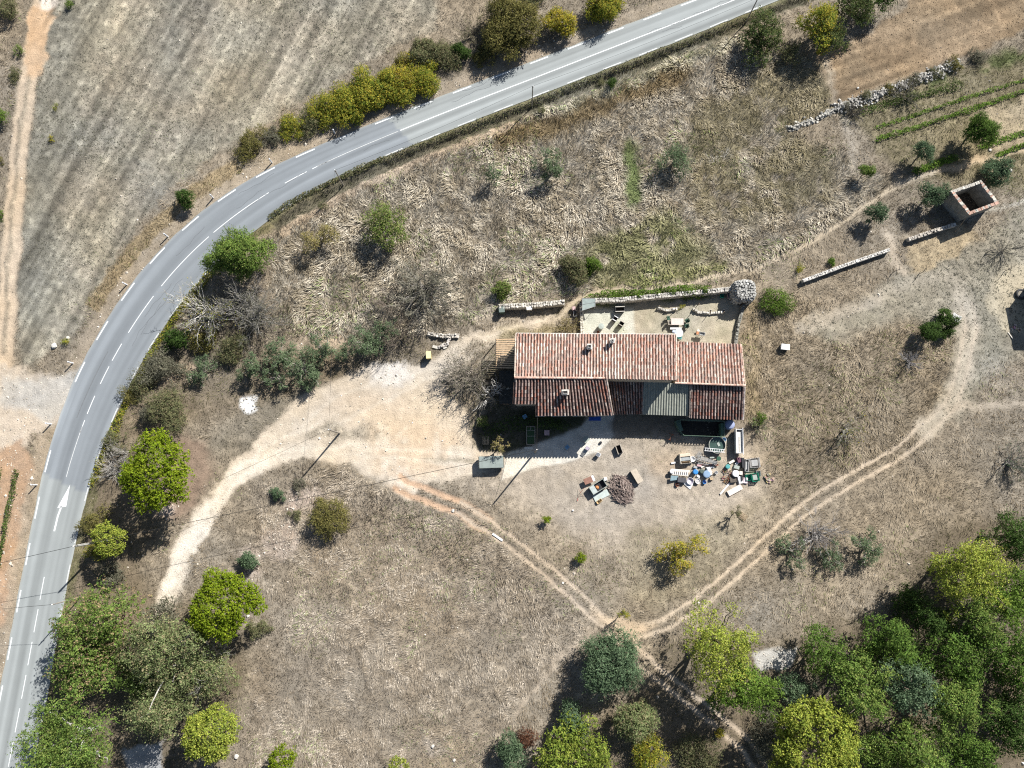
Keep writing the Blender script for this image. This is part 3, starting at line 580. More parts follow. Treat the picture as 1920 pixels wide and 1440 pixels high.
STY = {  # lobes, lobe radius, height/width, leaf size, cover, lift of the lowest lobes, spray size
 'pine':   dict(nl=110, lr=.15, rz=.50, ls=.20, cov=1.5, up=.25, sig=.10),
 'tree':   dict(nl=32, lr=.26, rz=.80, ls=.23, cov=.85, up=.1, sig=.22),
 'wood':   dict(nl=30, lr=.27, rz=.85, ls=.24, cov=.85, up=.1, sig=.24),
 'airy':   dict(nl=44, lr=.23, rz=.75, ls=.20, cov=.62, up=.05, sig=.24),
 'sparse': dict(nl=20, lr=.21, rz=.6, ls=.17, cov=.85, up=.1, sig=.16),
 'bush':   dict(nl=28, lr=.34, rz=.75, ls=.18, cov=1.9, up=.15, sig=.15),
 'fine':   dict(nl=26, lr=.30, rz=.75, ls=.15, cov=.80, up=.1, sig=.17),
}
def crown(r, Rm, rz, sty, pal, hc, base_lobes=None):
    """lobes carrying sprays of leaves: an uneven, open surface"""
    S = STY[sty]; nl = max(7, int(S['nl'] * (min(1, Rm / 3.2) ** .8))); lsz = S['ls'] * min(1.1, max(.55, (Rm / 4) ** .4)); sig = S['sig'] * min(1, max(.5, Rm / 3.5)); P4 = np.array(PAL[pal])
    if sty == 'pine':
        q = np.arange(nl) + .5; zc = 1 - 1.25 * q / nl; th = q * 2.39996 + r.normal(0, .25, nl); rr_ = np.sqrt(np.maximum(0, 1 - zc ** 2)); d = np.c_[rr_ * np.cos(th), rr_ * np.sin(th), zc]
    else:
        d = rvec(r, nl * 3); d = d[d[:, 2] > -.55 + S['up']][:nl]
    nl = len(d); rl = Rm * S['lr'] * r.uniform(.65, 1.4, nl)
    rad = r.uniform(.82, 1.04, nl) if sty == 'pine' else r.uniform(.40, 1.14, nl)
    az_ = np.arctan2(d[:, 1], d[:, 0]); w_ = 1 + .11 * np.sin(az_ * 2 + r.uniform(0, 6)) + .08 * np.sin(az_ * 3 + r.uniform(0, 6)) + .06 * np.sin(az_ * 5 + r.uniform(0, 6))
    cen = d * (Rm * rad * w_ - rl * .7)[:, None]; cen *= np.array([1, 1, rz])
    el = 1 + r.uniform(-.25, .45, (nl, 3))
    vs, ns, cs, lob = [], [], [], []; m = 8
    for k in range(nl):
        n = max(3, int(S['cov'] * 4 * math.pi * rl[k] ** 2 / (lsz ** 2 * .36) * .62 / m))
        u = rvec(r, n); u[:, 2] = np.where(u[:, 2] < -.3, -u[:, 2] * .8, u[:, 2])
        sp = cen[k] + u * el[k] * (rl[k] * r.uniform(.55, 1.25, n))[:, None]
        t1 = np.cross(u, rvec(r, n)); L = sig * r.uniform(.5, 1.6, (n, 1, 1))
        p = sp[:, None] + (u + np.array([0, 0, .25]))[:, None] * r.normal(0, 1.0, (n, m, 1)) * L + t1[:, None] * r.normal(0, .75, (n, m, 1)) * L + r.normal(0, .35, (n, m, 3)) * sig
        ci = r.integers(0, len(P4), n); pick = np.where(r.random((n, m)) < .7, ci[:, None], r.integers(0, len(P4), (n, m)))
        c = P4[pick] * r.uniform(.78, 1.25, (n, 1, 1)) * r.uniform(.8, 1.22, (n, m, 1)) * r.uniform(.92, 1.08)
        nn = np.repeat((u + np.array([0, 0, .5]))[:, None], m, 1)
        vs.append(p.reshape(-1, 3)); ns.append(nn.reshape(-1, 3)); cs.append(c.reshape(-1, 3)); lob.append(np.full(n * m, k))
    p, nn, c, lob = np.concatenate(vs), np.concatenate(ns), np.concatenate(cs), np.concatenate(lob)
    ins = np.zeros(len(p), bool)
    for k in range(nl): ins |= (np.linalg.norm((p - cen[k]) / el[k], axis=1) < rl[k] * .55) & (lob != k)
    p, nn, c = p[~ins], nn[~ins], c[~ins]; p[:, 2] += hc
    return leaf_quads(r, p, nn, np.full(len(p), lsz), c), cen + np.array([0, 0, hc])
def plant(name, label, cat, px, py, rpx, h, sty, pal, group=None, seed=0, bark=(.22,.18,.14), rz=None, ground=False):
    """a plant standing so that its crown shows at px,py with radius rpx in the photo"""
    r = np.random.default_rng(int(px * 7 + py * 13 + seed)); S = STY[sty]
    Rm0 = rpx / 12.7 * (.88 if sty == 'pine' else .97); rzz = rz if rz is not None else S['rz']
    Rz = min(Rm0 * rzz, h * .55); hc = h - Rz
    if ground: hc = h * .35; Rz = h * .68
    Rm = Rm0 * (CAMH - hc) / CAMH; p = P(px, py, hc); z0 = gz(p.x, p.y)
    t = thing(name, label, cat, (p.x, p.y, z0), 0, group)
    (v, f, c), cen = crown(r, Rm, Rz / Rm, sty, pal, hc)
    k = v[:, 2] < .03
    v[k, 2] = .03 + r.random(k.sum()) * .08
    np_mesh("crown" if h > 2.2 else "foliage", v, f, c, M_LEAF, t)
    nb = min(len(cen), 9 if h > 2.2 else 6); tr = max(.025, min(.32, Rm * .055)); fork = np.array([r.normal(0, .06), r.normal(0, .06), max(.12, hc * .45)])
    paths = [limb(r, np.array([0, 0, -.1]), fork, 6, .05)]; rad = [np.linspace(tr * 1.25, tr * .85, 6)]
    for q in cen[r.permutation(len(cen))[:nb]]:
        paths.append(limb(r, fork, q, 6, .12)); rad.append(np.linspace(tr * .7, tr * .12, 6))
    if sty in ('airy', 'tree', 'wood', 'sparse'):
        for q in cen[r.permutation(len(cen))[:10]]:
            e = fork + (q - fork) * r.uniform(1.1, 1.45); m0 = fork + (q - fork) * r.uniform(.35, .6); paths.append(limb(r, m0, e, 6, .16)); rad.append(np.linspace(max(.05, tr * .28), .02, 6))
    v, f = tubes_np(np.array(paths), np.array(rad), 6)
    np_mesh("trunk" if h > 2.2 else "stem", v, f, np.tile(np.array(bark), (len(v), 1)) * r.uniform(.85, 1.15, (len(v), 1)), M_TWIG, t)
    return t
def bare(name, label, cat, px, py, rpx, h, nprim=16, col=(.34,.31,.27), fine=(.24,.21,.17), group=None, leaves=None, cov=.5, thick=.05, seed=0, white=0, nsec=7, nter=5):
    """a leafless or thinly leaved shrub of branching twigs"""
    r = np.random.default_rng(int(px * 5 + py * 11 + seed)); p = P(px, py, h * .45); z0 = gz(p.x, p.y); Rm = rpx / 12.7
    t = thing(name, label, cat, (p.x, p.y, z0), 0, group); K = 5
    az = r.uniform(0, 6.283, nprim); el = r.uniform(.35, 1.3, nprim); ln = r.uniform(.7, 1.05, nprim)
    tip = np.c_[np.cos(az) * np.cos(el) * Rm * 1.15 * ln, np.sin(az) * np.cos(el) * Rm * 1.15 * ln, np.sin(el) * h * ln]
    def grow(p0, p1, wob):
        n = len(p0); tt = np.linspace(0, 1, K)[None, :, None]; q = p0[:, None] + (p1 - p0)[:, None] * tt; L = np.linalg.norm(p1 - p0, axis=1)
        q[:, 1:-1] += r.normal(0, 1, (n, K - 2, 3)) * (wob * L)[:, None, None]; q[:, :, 2] += np.sin(tt[..., 0] * np.pi) * (L * .08)[:, None]; q[:, :, 2] = np.maximum(q[:, :, 2], .01); return q
    A = grow(np.c_[r.normal(0, .08 * Rm, (nprim, 2)), np.zeros(nprim)], tip, .05)
    def kids(Q, m, lf):
        n = len(Q); k = r.integers(1, K, (n, m)); p0 = Q[np.arange(n)[:, None], k].reshape(-1, 3); d = (Q[:, -1] - Q[:, 0]); L = np.linalg.norm(d, axis=1)
        dd = np.repeat(d / (L[:, None] + 1e-9), m, 0) + r.normal(0, .55, (n * m, 3)); dd[:, 2] += .12; dd /= np.linalg.norm(dd, axis=1)[:, None]
        return grow(p0, p0 + dd * (np.repeat(L, m) * lf * r.uniform(.5, 1.2, n * m))[:, None], .06)
    Bq = kids(A, nsec, .5); Cq = kids(Bq, nter, .55)
    ths = (thick, thick * .5, thick * .3); V, F, Cc, o = [], [], [], 0
    for lev, (Q, th) in enumerate(zip((A, Bq, Cq), ths)):
        v, f = tubes_np(Q, np.linspace(th, th * .4, K)[None, :].repeat(len(Q), 0), 3 if lev else 5)
        cc = np.array(col if lev == 0 else (np.array(col) + np.array(fine)) / 2 if lev == 1 else fine); cv = np.tile(cc, (len(v), 1)) * np.repeat(r.uniform(.75, 1.25, (len(Q), 1)), len(v) // len(Q), 0)
        if white and lev < 2:
            wq = np.repeat(r.random(len(Q)) < white, len(v) // len(Q)); cv[wq] = np.array([.62, .6, .56])
        V.append(v); F.append(f + o); Cc.append(cv); o += len(v)
    np_mesh("branches", np.concatenate(V), np.concatenate(F), np.concatenate(Cc), M_TWIG, t)
    if leaves:
        q = np.concatenate([Cq[:, 2:].reshape(-1, 3), Bq[:, 3:].reshape(-1, 3)]); q = q[r.random(len(q)) < cov]; q = np.repeat(q, 2, 0) + r.normal(0, .09, (len(q) * 2, 3)); q[:, 2] = np.maximum(q[:, 2], .05)
        P4 = np.array(PAL[leaves]); c = P4[r.integers(0, len(P4), len(q))] * r.uniform(.75, 1.25, (len(q), 1))
        v, f, c = leaf_quads(r, q, rvec(r, len(q)) + np.array([0, 0, .5]), np.full(len(q), .17), c); np_mesh("foliage", v, f, c, M_LEAF, t)
    return t
# ------------------------------------------------------------------ the farmhouse
rt = np.random.default_rng(3)
def tile_roof(name, TL, TR, BR, BL, parent, pal, wts, pitch=.42, row=.5, arch=.17, sag=.06, m=None, cover=.56, chan_shade=.42):
    """TL, TR, BR, BL: picture corners with heights (px,py,z); tiles run from the T edge to the B edge"""
    c = [np.array(P(*q)) for q in (TL, TR, BR, BL)]; w = np.linalg.norm(c[1] - c[0]); L = np.linalg.norm(c[3] - c[0])
    nc, nr = max(2, round(w / pitch)), max(2, round(L / row))
    up = np.cross(c[3] - c[0], c[1] - c[0]); up /= np.linalg.norm(up); up = up if up[2] > 0 else -up
    high_T = c[0][2] + c[1][2] > c[2][2] + c[3][2]
    def pt(a, b):                                   # a across, b along (0 at T)
        a, b = np.broadcast_arrays(a, b); a, b = a[..., None], b[..., None]
        q = (c[0] * (1 - a) + c[1] * a) * (1 - b) + (c[3] * (1 - a) + c[2] * a) * b
        q = q.copy(); q[..., 2] -= sag * 1.6 if False else sag * (np.sin(b[..., 0] * np.pi) * (vnoise(a[..., 0] * 5, b[..., 0] * 0 + 1, 7) - .1) + .25 * (vnoise(a[..., 0] * 17, b[..., 0] * 3, 8) - .5)); return q
    pal = np.array(pal); I, J = np.meshgrid(np.arange(nc), np.arange(nr), indexing='ij'); I, J = I.ravel(), J.ravel(); N = len(I)
    u = np.linspace(0, np.pi, 6); prof = np.sin(u) ** .8 * arch; xs = (1 - cover) / 2 + cover * (1 - np.cos(u)) / 2
    jx = rt.normal(0, .03, N); V, F, Cc = [], [], []
    lo, hi = (.05, .0) if not high_T else (.0, .05)  # the lower end of every tile rides on the one below it
    b0, b1 = J / nr - .02 / L, (J + 1) / nr + .03 / L
    for e, (b, lift) in enumerate(((b0, lo), (b1, hi))):
        q = pt(((I + .0)[:, None] + xs[None] + jx[:, None]) / nc, np.repeat(b[:, None], 6, 1)) + up * (prof[None, :, None] + lift); V.append(q)
    V = np.stack(V, 1).reshape(N, 12, 3); k = np.arange(5); base = (np.arange(N) * 12)[:, None]
    F = np.stack([base + k, base + k + 1, base + k + 7, base + k + 6], -1).reshape(-1, 4)
    ca = np.clip(np.array([fbm(I / 6., J / 4., 5, 2)]).T, 0, 1)
    lich = fbm(I / 7. + w, J / 5., 6, 3) + rt.normal(0, .10, N); wt = np.array(wts) / sum(wts); lum = pal.mean(1); o_ = np.argsort(lum)
    pick = rt.choice(len(pal), N, p=wt); pale = rt.choice(o_[-2:], N); dark = rt.choice(o_[:2], N)
    pick = np.where((lich > .60) & (rt.random(N) < .6), pale, np.where((lich < .40) & (rt.random(N) < .6), dark, pick)); med = (pal * wt[:, None]).sum(0)
    col = (pal[pick] * .84 + med * .16) * rt.uniform(.82, 1.18, (N, 1)) * (.78 + .44 * ca)
    pick2 = rt.choice(len(pal), N, p=np.array(wts) / sum(wts)); col2 = pal[pick2] * rt.uniform(.7, 1.05, (N, 1)) * chan_shade  # channel colour darkened: the shade between cover tiles is put into it
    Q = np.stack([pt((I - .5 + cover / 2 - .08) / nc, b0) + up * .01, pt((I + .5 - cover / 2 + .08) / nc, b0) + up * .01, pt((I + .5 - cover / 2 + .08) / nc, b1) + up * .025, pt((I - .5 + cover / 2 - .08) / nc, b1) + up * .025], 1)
    F2 = (N * 12 + np.arange(N * 4)).reshape(-1, 4)
    deck = np.stack([c[0], c[1], c[2], c[3]]) - up * .10; dk2 = deck - up * .08; off = N * 16
    F3 = np.array([(0, 1, 2, 3), (7, 6, 5, 4), (0, 4, 5, 1), (1, 5, 6, 2), (2, 6, 7, 3), (3, 7, 4, 0)]) + off
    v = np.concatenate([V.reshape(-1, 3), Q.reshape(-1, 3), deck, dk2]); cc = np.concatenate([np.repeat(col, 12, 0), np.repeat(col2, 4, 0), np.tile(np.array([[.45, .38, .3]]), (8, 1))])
    return np_mesh(name, v, [np.concatenate([F, F2, F3])], cc, m or M_TILE, parent)
def ridge(name, a, b, parent, pal, r=.17, step=.42):
    """a row of half-round cap tiles from a to b (world points)"""
    a, b = np.array(a), np.array(b); n = max(2, round(np.linalg.norm(b - a) / step)); B_ = MB()
    for k in range(n):
        B_.col = tuple(np.array(pal[rt.integers(len(pal))]) * rt.uniform(.85, 1.15)); p, q = a + (b - a) * (k - .05) / n, a + (b - a) * (k + 1.05) / n
        w = np.array([0, 0, .02 * rt.normal() + .0]); B_.cyl(p + w, q + w + np.array([0, 0, .03]), r, r * .88, 8)
    return B_.build(name, M_TILE, parent, colours=True)
M_WALL = mat("limewashed rubble wall", (.50, .43, .34), .95, .22, 2.5, bump=.6); M_WALL2 = mat("grey rubble wall", (.36, .32, .26), .95, .25, 2.5, bump=.6)
def wall_under(name, quad, ins, parent, drop=.16, m=None):
    """walls below a roof slope: the slope's corners pulled in by ins, run down to the ground"""
    c = [Vector(P(*q)) for q in quad]; cen = sum(c, Vector()) / 4; top = []
    ux = (c[1] - c[0]).normalized(); uy = (c[3] - c[0]).normalized()
    it, ir, ib, il = ins
    for k, (sx, sy) in enumerate(((il, it), (-ir, it), (-ir, -ib), (il, -ib))): top.append(c[k] + ux * sx + uy * sy - Vector((0, 0, drop)))
    B_ = MB(); B_.add(top + [Vector((p.x, p.y, -.2)) for p in top], [(0, 1, 2, 3), (0, 4, 5, 1), (1, 5, 6, 2), (2, 6, 7, 3), (3, 7, 4, 0)])
    return B_.build(name, m or M_WALL, parent)
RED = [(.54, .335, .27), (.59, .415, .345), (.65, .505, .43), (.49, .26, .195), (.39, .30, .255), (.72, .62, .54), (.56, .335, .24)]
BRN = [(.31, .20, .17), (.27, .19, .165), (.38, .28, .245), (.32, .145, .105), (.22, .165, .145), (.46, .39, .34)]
house = thing("farmhouse", "long stone farmhouse with red clay tile roofs beside the sandy driveway", "house", P(1180, 740))
hinv = Vector(house.location)
def H(o):                                           # keep a part where it was built (world coordinates) under the house
    o.location = o.location - hinv; return o
zE, zR = 5.8, 7.6
QA = ((968, 626, zE), (1267, 628, zE), (1268, 713, zR), (966, 707, zR))
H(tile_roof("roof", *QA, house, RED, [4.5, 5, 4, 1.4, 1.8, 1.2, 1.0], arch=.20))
QF = ((1268, 641, 3.7), (1390, 646, 3.7), (1396, 722, 5.4), (1268, 717, 5.4))
H(tile_roof("roof", *QF, house, RED, [4.5, 4, 2.6, 2.6, 3.5, .8, 2], chan_shade=.42))["label"] = "lower redder roof slope at the east end"
QB = ((965, 709, 7.5), (1136, 710, 7.5), (1149, 779, 5.6), (1005, 779, 5.6)); QB2 = ((965, 709, 7.5), (1006, 709, 7.5), (1006, 757, 6.2), (963, 757, 6.2)); QB3 = ((1006, 709, 7.5), (1136, 710, 7.5), (1149, 778, 5.6), (1006, 779, 5.6))
wB = [3.5, 3, 2.5, 1.5, 2.5, .8]
H(tile_roof("roof", *QB2, house, BRN, wB, chan_shade=.35)); H(tile_roof("roof", *QB3, house, BRN, wB, chan_shade=.35))
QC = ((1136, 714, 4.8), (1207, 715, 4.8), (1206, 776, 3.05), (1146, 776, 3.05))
H(tile_roof("roof", *QC, house, BRN, [2, 3, 1.2, 1, 4, .8], chan_shade=.35))["label"] = "shaded dark tile roof between the two wings"
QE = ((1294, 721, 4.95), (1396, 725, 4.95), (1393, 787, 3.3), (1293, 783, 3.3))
H(tile_roof("roof", *QE, house, BRN, [3.5, 3.5, 2.4, 1.4, 3, 1.6], chan_shade=.35))
# grey-green corrugated fibre-cement roof
QD = ((1207, 715, 4.85), (1294, 720, 4.85), (1293, 780, 3.2), (1204, 777, 3.2))
def corrugated(name, q, parent, period=.36, amp=.055):
    c = [np.array(P(*k)) for k in q]; w = np.linalg.norm(c[1] - c[0]); n = int(w / period * 6); a = np.linspace(0, 1, n)[None, :, None]; b_ = np.linspace(0, 1, 9)[:, None, None]
    g = (c[0] * (1 - a) + c[1] * a) * (1 - b_) + (c[3] * (1 - a) + c[2] * a) * b_; g[..., 2] += amp * np.sin(np.arange(n) / 6 * 2 * np.pi)[None] - .01
    col = np.array([.30, .31, .265]) * (.75 + .5 * fbm(np.broadcast_to(np.arange(n)[None] / 5., g.shape[:2]), np.broadcast_to(np.arange(9)[:, None] / 4., g.shape[:2]), 3))[..., None]
    id_ = np.arange(9 * n).reshape(9, n); f = np.stack([id_[:-1, :-1], id_[1:, :-1], id_[1:, 1:], id_[:-1, 1:]], -1).reshape(-1, 4)
    return np_mesh(name, g.reshape(-1, 3), f, col.reshape(-1, 3), M_TILE, parent)
r_ = H(corrugated("corrugated_roof", QD, house)); r_["label"] = "grey green corrugated lean-to roof"
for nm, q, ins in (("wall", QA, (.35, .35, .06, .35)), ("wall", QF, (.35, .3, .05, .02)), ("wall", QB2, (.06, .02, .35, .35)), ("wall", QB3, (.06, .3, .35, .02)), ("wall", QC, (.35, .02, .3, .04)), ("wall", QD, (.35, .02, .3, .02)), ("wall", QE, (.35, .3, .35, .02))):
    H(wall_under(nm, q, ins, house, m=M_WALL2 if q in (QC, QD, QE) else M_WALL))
PINK = [(.60, .40, .32), (.66, .48, .40), (.52, .32, .25)]
H(ridge("ridge_cap", P(965, 708, 7.66), P(1134, 709, 7.66), house, PINK)); H(ridge("ridge_cap", P(1266, 718, 5.46), P(1398, 723, 5.46), house, PINK, .15))
H(ridge("verge_cap", P(967, 626, 5.86), P(965, 707, 7.66), house, [(.66, .56, .46), (.58, .46, .38)], .10)); H(ridge("verge_cap", P(1268, 627, 5.85), P(1268, 712, 7.65), house, [(.62, .50, .42)], .10))
H(ridge("verge_cap", P(1390, 646, 3.76), P(1397, 722, 5.44), house, [(.56, .42, .34)], .10)); H(ridge("verge_cap", P(1396, 726, 5.0), P(1393, 787, 3.36), house, [(.50, .44, .40), (.4, .33, .3)], .16, .5))
H(ridge("verge_cap", P(1137, 710, 7.52), P(1149, 778, 5.66), house, [(.50, .43, .38), (.36, .29, .25)], .14, .5))
H(ridge("verge_cap", P(1294, 721, 4.98), P(1293, 783, 3.34), house, [(.36, .3, .26)], .10, .5))
b = MB(); p, q = P(968, 625, 5.72), P(1267, 627, 5.72); b.tube([p, q], .09, 6); o = H(b.build("gutter", mat("zinc gutter", (.62, .60, .55), .5, .1), house)); 
M_RENDER = mat("chimney render", (.50, .46, .40), .9, .2, 4, bump=.3); M_DARK = mat("soot and doorway shade", (.03, .03, .03), .9, .2)
def chimney(px, py, z, w, d, h, label=None, capped=False):
    p = P(px, py, z); ch = MB().box(0, 0, -.9, w, d, h + .9).build("chimney", M_RENDER, house, p - hinv, .03)
    if label: ch["label"] = label
    MB().box(0, 0, h, w + .14, d + .14, .10).box(0, 0, h + .10, w - .16, d - .16, .14).build("chimney_cap", mat("cap stone", (.60, .57, .52), .9, .2, 5), ch)
    MB().box(0, 0, h + .24, w - .26, d - .26, .02).build("flue", M_DARK, ch)
chimney(1104, 652, 6.5, .62, .62, .95, "stubby grey chimney standing mid slope"); chimney(1146, 642, 6.25, .50, .50, 1.3, "slim pale chimney near the eaves"); chimney(1059, 737, 6.75, .85, .6, .9, "wide whitish chimney on the dark south slope")
ant = MB().cyl((0, 0, -.2), (0, 0, 1.9), .022, n=5)
for k in range(6): ant.cyl((-.35 + .02 * k, -.6 + .22 * k, 1.75), (.35 - .02 * k, -.6 + .22 * k, 1.75), .012, n=4)
ant.cyl((0, -.62, 1.75), (0, .55, 1.75), .015, n=4); H(ant.build("aerial", mat("aluminium", (.6, .6, .6), .4, .05, metal=.7), house, P(1087, 676, 6.9)))
# doors and windows of the south and west fronts
M_SHUT = mat("faded blue shutter", (.20, .26, .32), .7, .12, 6); M_GLASS = mat("dark window glass", (.03, .035, .04), .12, .05, spec=.6); M_DOOR = mat("weathered oak door", (.22, .15, .10), .8, .2, 6)
B3 = [P(*q) for q in QB3]; ysouth = (B3[3].y + .35, B3[2].y + .35)
def opening(kind, px, w, h, z):
    x = P(px, 779, 5.6).x; t_ = (x - B3[3].x) / (B3[2].x - B3[3].x); yy = ysouth[0] * (1 - t_) + ysouth[1] * t_
    o_ = MB().box(0, -.03, 0, w, .09, h).build(kind, M_GLASS if kind == "window" else M_DOOR, house, Vector((x, yy, z)) - hinv)
    MB().box(-w / 2 - .06, -.05, -.06, .12, .14, h + .18).box(w / 2 + .06, -.05, -.06, .12, .14, h + .18).box(0, -.05, h, w, .14, .12).build("frame", mat("cut stone surround", (.56, .51, .43), .9, .15), o_)
    if kind == "window":
        for s_ in (-1, 1): MB().box(s_ * (w * .75 + .14), -.07, 0, w / 2, .05, h).build("shutter", M_SHUT, o_)
for px_, w_, h_, z_, k_ in ((1030, .95, 1.35, 3.2, "window"), (1075, .95, 1.35, 3.2, "window"), (1120, .95, 1.35, 3.2, "window"), (1030, 1.0, 1.3, .9, "window"), (1072, 1.0, 1.3, .9, "window"), (1114, 1.15, 2.15, 0, "door")): opening(k_, px_, w_, h_, z_)
# west pergola and the dark lean-to shed next to it
pg = thing("pergola", "slatted wooden pergola roof against the farmhouse's west gable", "pergola", P(948, 665, 0)); c = [P(*q) for q in ((930, 635, 2.75), (966, 634, 2.9), (965, 692, 2.9), (930, 691, 2.75))]; pv_ = Vector(pg.location)
sl_ = MB(); nS = 14
for k in range(nS):
    a = c[0].lerp(c[3], (k + .5) / nS) - pv_; b2 = c[1].lerp(c[2], (k + .5) / nS) - pv_; d_ = (b2 - a); m_ = (a + b2) / 2
    sl_.box(m_.x, m_.y, m_.z, d_.length, .19, .05, math.atan2(d_.y, d_.x), ry=-math.asin(d_.z / d_.length))
sl_.build("roof_slats", mat("tan wooden slats", (.56, .40, .25), .8, .16, 4), pg)
M_TIMB = mat("old timber", (.34, .26, .18), .85, .2, 5)
for a, b2 in ((c[0], c[3]), (c[1], c[2])):
    q = MB(); q.tube([a - pv_ - Vector((0, 0, .1)), b2 - pv_ - Vector((0, 0, .1))], .08, 4); q.build("beam", M_TIMB, pg)
for k in (c[0], c[3]): MB().cyl(Vector((k.x, k.y, 0)) - pv_, k - pv_ - Vector((0, 0, .1)), .08, n=8).build("post", M_TIMB, pg)
sh = thing("lean_to_shed", "dark roofed lean-to shed in the shade of the west gable", "shed", P(949, 728, 0)); sv = Vector(sh.location)
cs = [P(*q) for q in ((936, 695, 2.35), (962, 695, 2.6), (961, 757, 2.6), (936, 757, 2.35))]
MB().poly([k - sv for k in cs][::-1], .08).build("roof", mat("dark felt", (.05, .05, .045), .9, .25, 3), sh)
ctr = sum((Vector(k) for k in cs), Vector()) / 4 - sv; MB().box(ctr.x, ctr.y, -.1, (cs[1] - cs[0]).length - .3, (cs[3] - cs[0]).length - .3, 2.3).build("wall", mat("dark planks", (.12, .10, .08), .9, .2), sh)
MB().box(ctr.x, ctr.y - (cs[3] - cs[0]).length / 2 + .13, 0, .9, .06, 1.95).build("door", M_DOOR, sh)
# ------------------------------------------------------------------ stone walls, tower, ruin
def stone_wall(name, label, line, width, height, col=(.52, .48, .42), group=None, rough=.12, cat="wall", ivy=None):
    pts = [Vector(P(*q)) for q in line]; t = thing(name, label, cat, (pts[0].x, pts[0].y, gz(pts[0].x, pts[0].y)), 0, group); o = Vector(t.location); r = np.random.default_rng(int(line[0][0]))
    core, cap = MB(), MB()
    for a, b_ in zip(pts, pts[1:]):
        d = b_ - a; L = d.length; rz = math.atan2(d.y, d.x); u = d.normalized(); n = Vector((-u.y, u.x, 0))
        m_ = (a + b_) / 2 - o; core.col = tuple(x * .8 for x in col); core.box(m_.x, m_.y, -.2, L + .05, width * .82, height * .86 + .2, rz)
        s = 0
        while s < L:
            w = r.uniform(.22, .5)
            for row in range(max(1, round(width / .3))):
                q = a + u * (s + w / 2) + n * ((row + .5) / max(1, round(width / .3)) - .5) * width * 1.02 - o; g = r.uniform(.6, 1.25)
                cap.col = tuple(x * g for x in col); cap.box(q.x + r.normal(0, .02), q.y + r.normal(0, .02), height * .80 + r.normal(0, rough * .5) - .03, w * r.uniform(.8, 1), r.uniform(.24, .40), r.uniform(.16, .30), rz + r.normal(0, .2), r.normal(0, .14), r.normal(0, .14), .82)
            for sgn in (-1, 1):
                for zr in np.arange(0, height * .8, .28):
                    q = a + u * (s + w / 2 + r.normal(0, .05)) + n * sgn * width * .40 - o; g = r.uniform(.6, 1.2); cap.col = tuple(x * g for x in col)
                    cap.box(q.x, q.y, zr, w * .95, .16, .26, rz + r.normal(0, .05))
            s += w
    core.build("core", M_STONE, t, colours=True); cap.build("stones", M_STONE, t, colours=True); return t
stone_wall("stone_wall", "pale topped dry stone wall west of the courtyard gateway", [(936, 578), (1000, 575), (1056, 570)], .75, 1.25, (.58, .54, .47), "garden walls")
w_ = stone_wall("courtyard_wall", "courtyard wall overgrown with ivy ending at the round stone tower", [(1090, 568), (1160, 566), (1240, 558), (1310, 552), (1378, 545)], .65, 1.5, (.54, .51, .46), "garden walls")
stone_wall("low_wall", "narrow cream kerb wall along the patio's west edge", [(1089, 570), (1090, 600), (1091, 632)], .38, .8, (.62, .58, .48), "garden walls", .03)
stone_wall("stone_wall", "long whitewashed looking field wall slanting below the footpath", [(1502, 529), (1580, 500), (1660, 472)], .42, .8, (.66, .63, .58), "garden walls", .03)
stone_wall("stone_wall", "short field wall leading to the roofless hut", [(1699, 452), (1740, 438), (1786, 424)], .5, .8, (.58, .53, .46), "garden walls")
stone_wall("low_wall", "mossy low stone edging on the courtyard's east side", [(1393, 572), (1382, 612), (1377, 650)], .4, .55, (.30, .29, .25), "garden walls")
def rubble(name, label, line, width, height, n, col, cat="wall", group=None):
    """a collapsed bank of loose stones, thinning out along and across"""
    r = np.random.default_rng(int(line[0][1])); q = np.array([tuple(P(*k))[:2] for k in line]); d = np.r_[0, np.cumsum(np.hypot(*np.diff(q, axis=0).T))]
    s_ = r.uniform(0, d[-1], n); keep = vnoise(s_ / 1.6, s_ * 0, 4) * .75 + r.random(n) * .5 > .45; s_ = s_[keep]; x = np.interp(s_, d, q[:, 0]) + r.normal(0, width * .4, len(s_)); y0 = np.interp(s_, d, q[:, 1]); lat = r.normal(0, width * .42, len(s_)); y = y0 + lat
    o = Vector((q[0][0], q[0][1], gz(q[0][0], q[0][1]))); b_ = MB()
    for xx, yy, l in zip(x, y, lat):
        z = height * max(0, 1 - abs(l) / width) * r.uniform(0, 1) ** 1.5; g = r.uniform(.55, 1.25); b_.col = tuple(c * g for c in col); a_ = r.uniform(.14, .46)
        b_.box(xx - o.x, yy - o.y, z - .05, a_, a_ * r.uniform(.5, .9), a_ * r.uniform(.35, .7), r.uniform(0, 3), r.normal(0, .25), r.normal(0, .25), r.uniform(.65, .95))
    return tag(b_.build(name, M_STONE, None, o, 0, True), label, cat, group)
rubble("rubble_wall", "tumbledown rubble wall below the ploughed field, wide and broken", [(1566, 205), (1600, 194), (1640, 180), (1700, 158), (1770, 130), (1800, 120)], 1.0, .55, 1100, (.52, .50, .46), "wall", "garden walls")
rubble("rubble_wall", "low grassy tail of the broken rubble wall", [(1478, 242), (1520, 228), (1562, 208)], .6, .35, 320, (.48, .46, .41), "wall", "garden walls")
stone_wall("stone_border", "curved line of white stones before the spiky agave", [(1232, 578), (1250, 583), (1268, 580)], .28, .25, (.72, .68, .60), "courtyard stone borders")
stone_wall("stone_border", "straight line of white stones between the two pots", [(1298, 580), (1308, 586), (1328, 588), (1354, 586)], .28, .25, (.72, .68, .60), "courtyard stone borders")
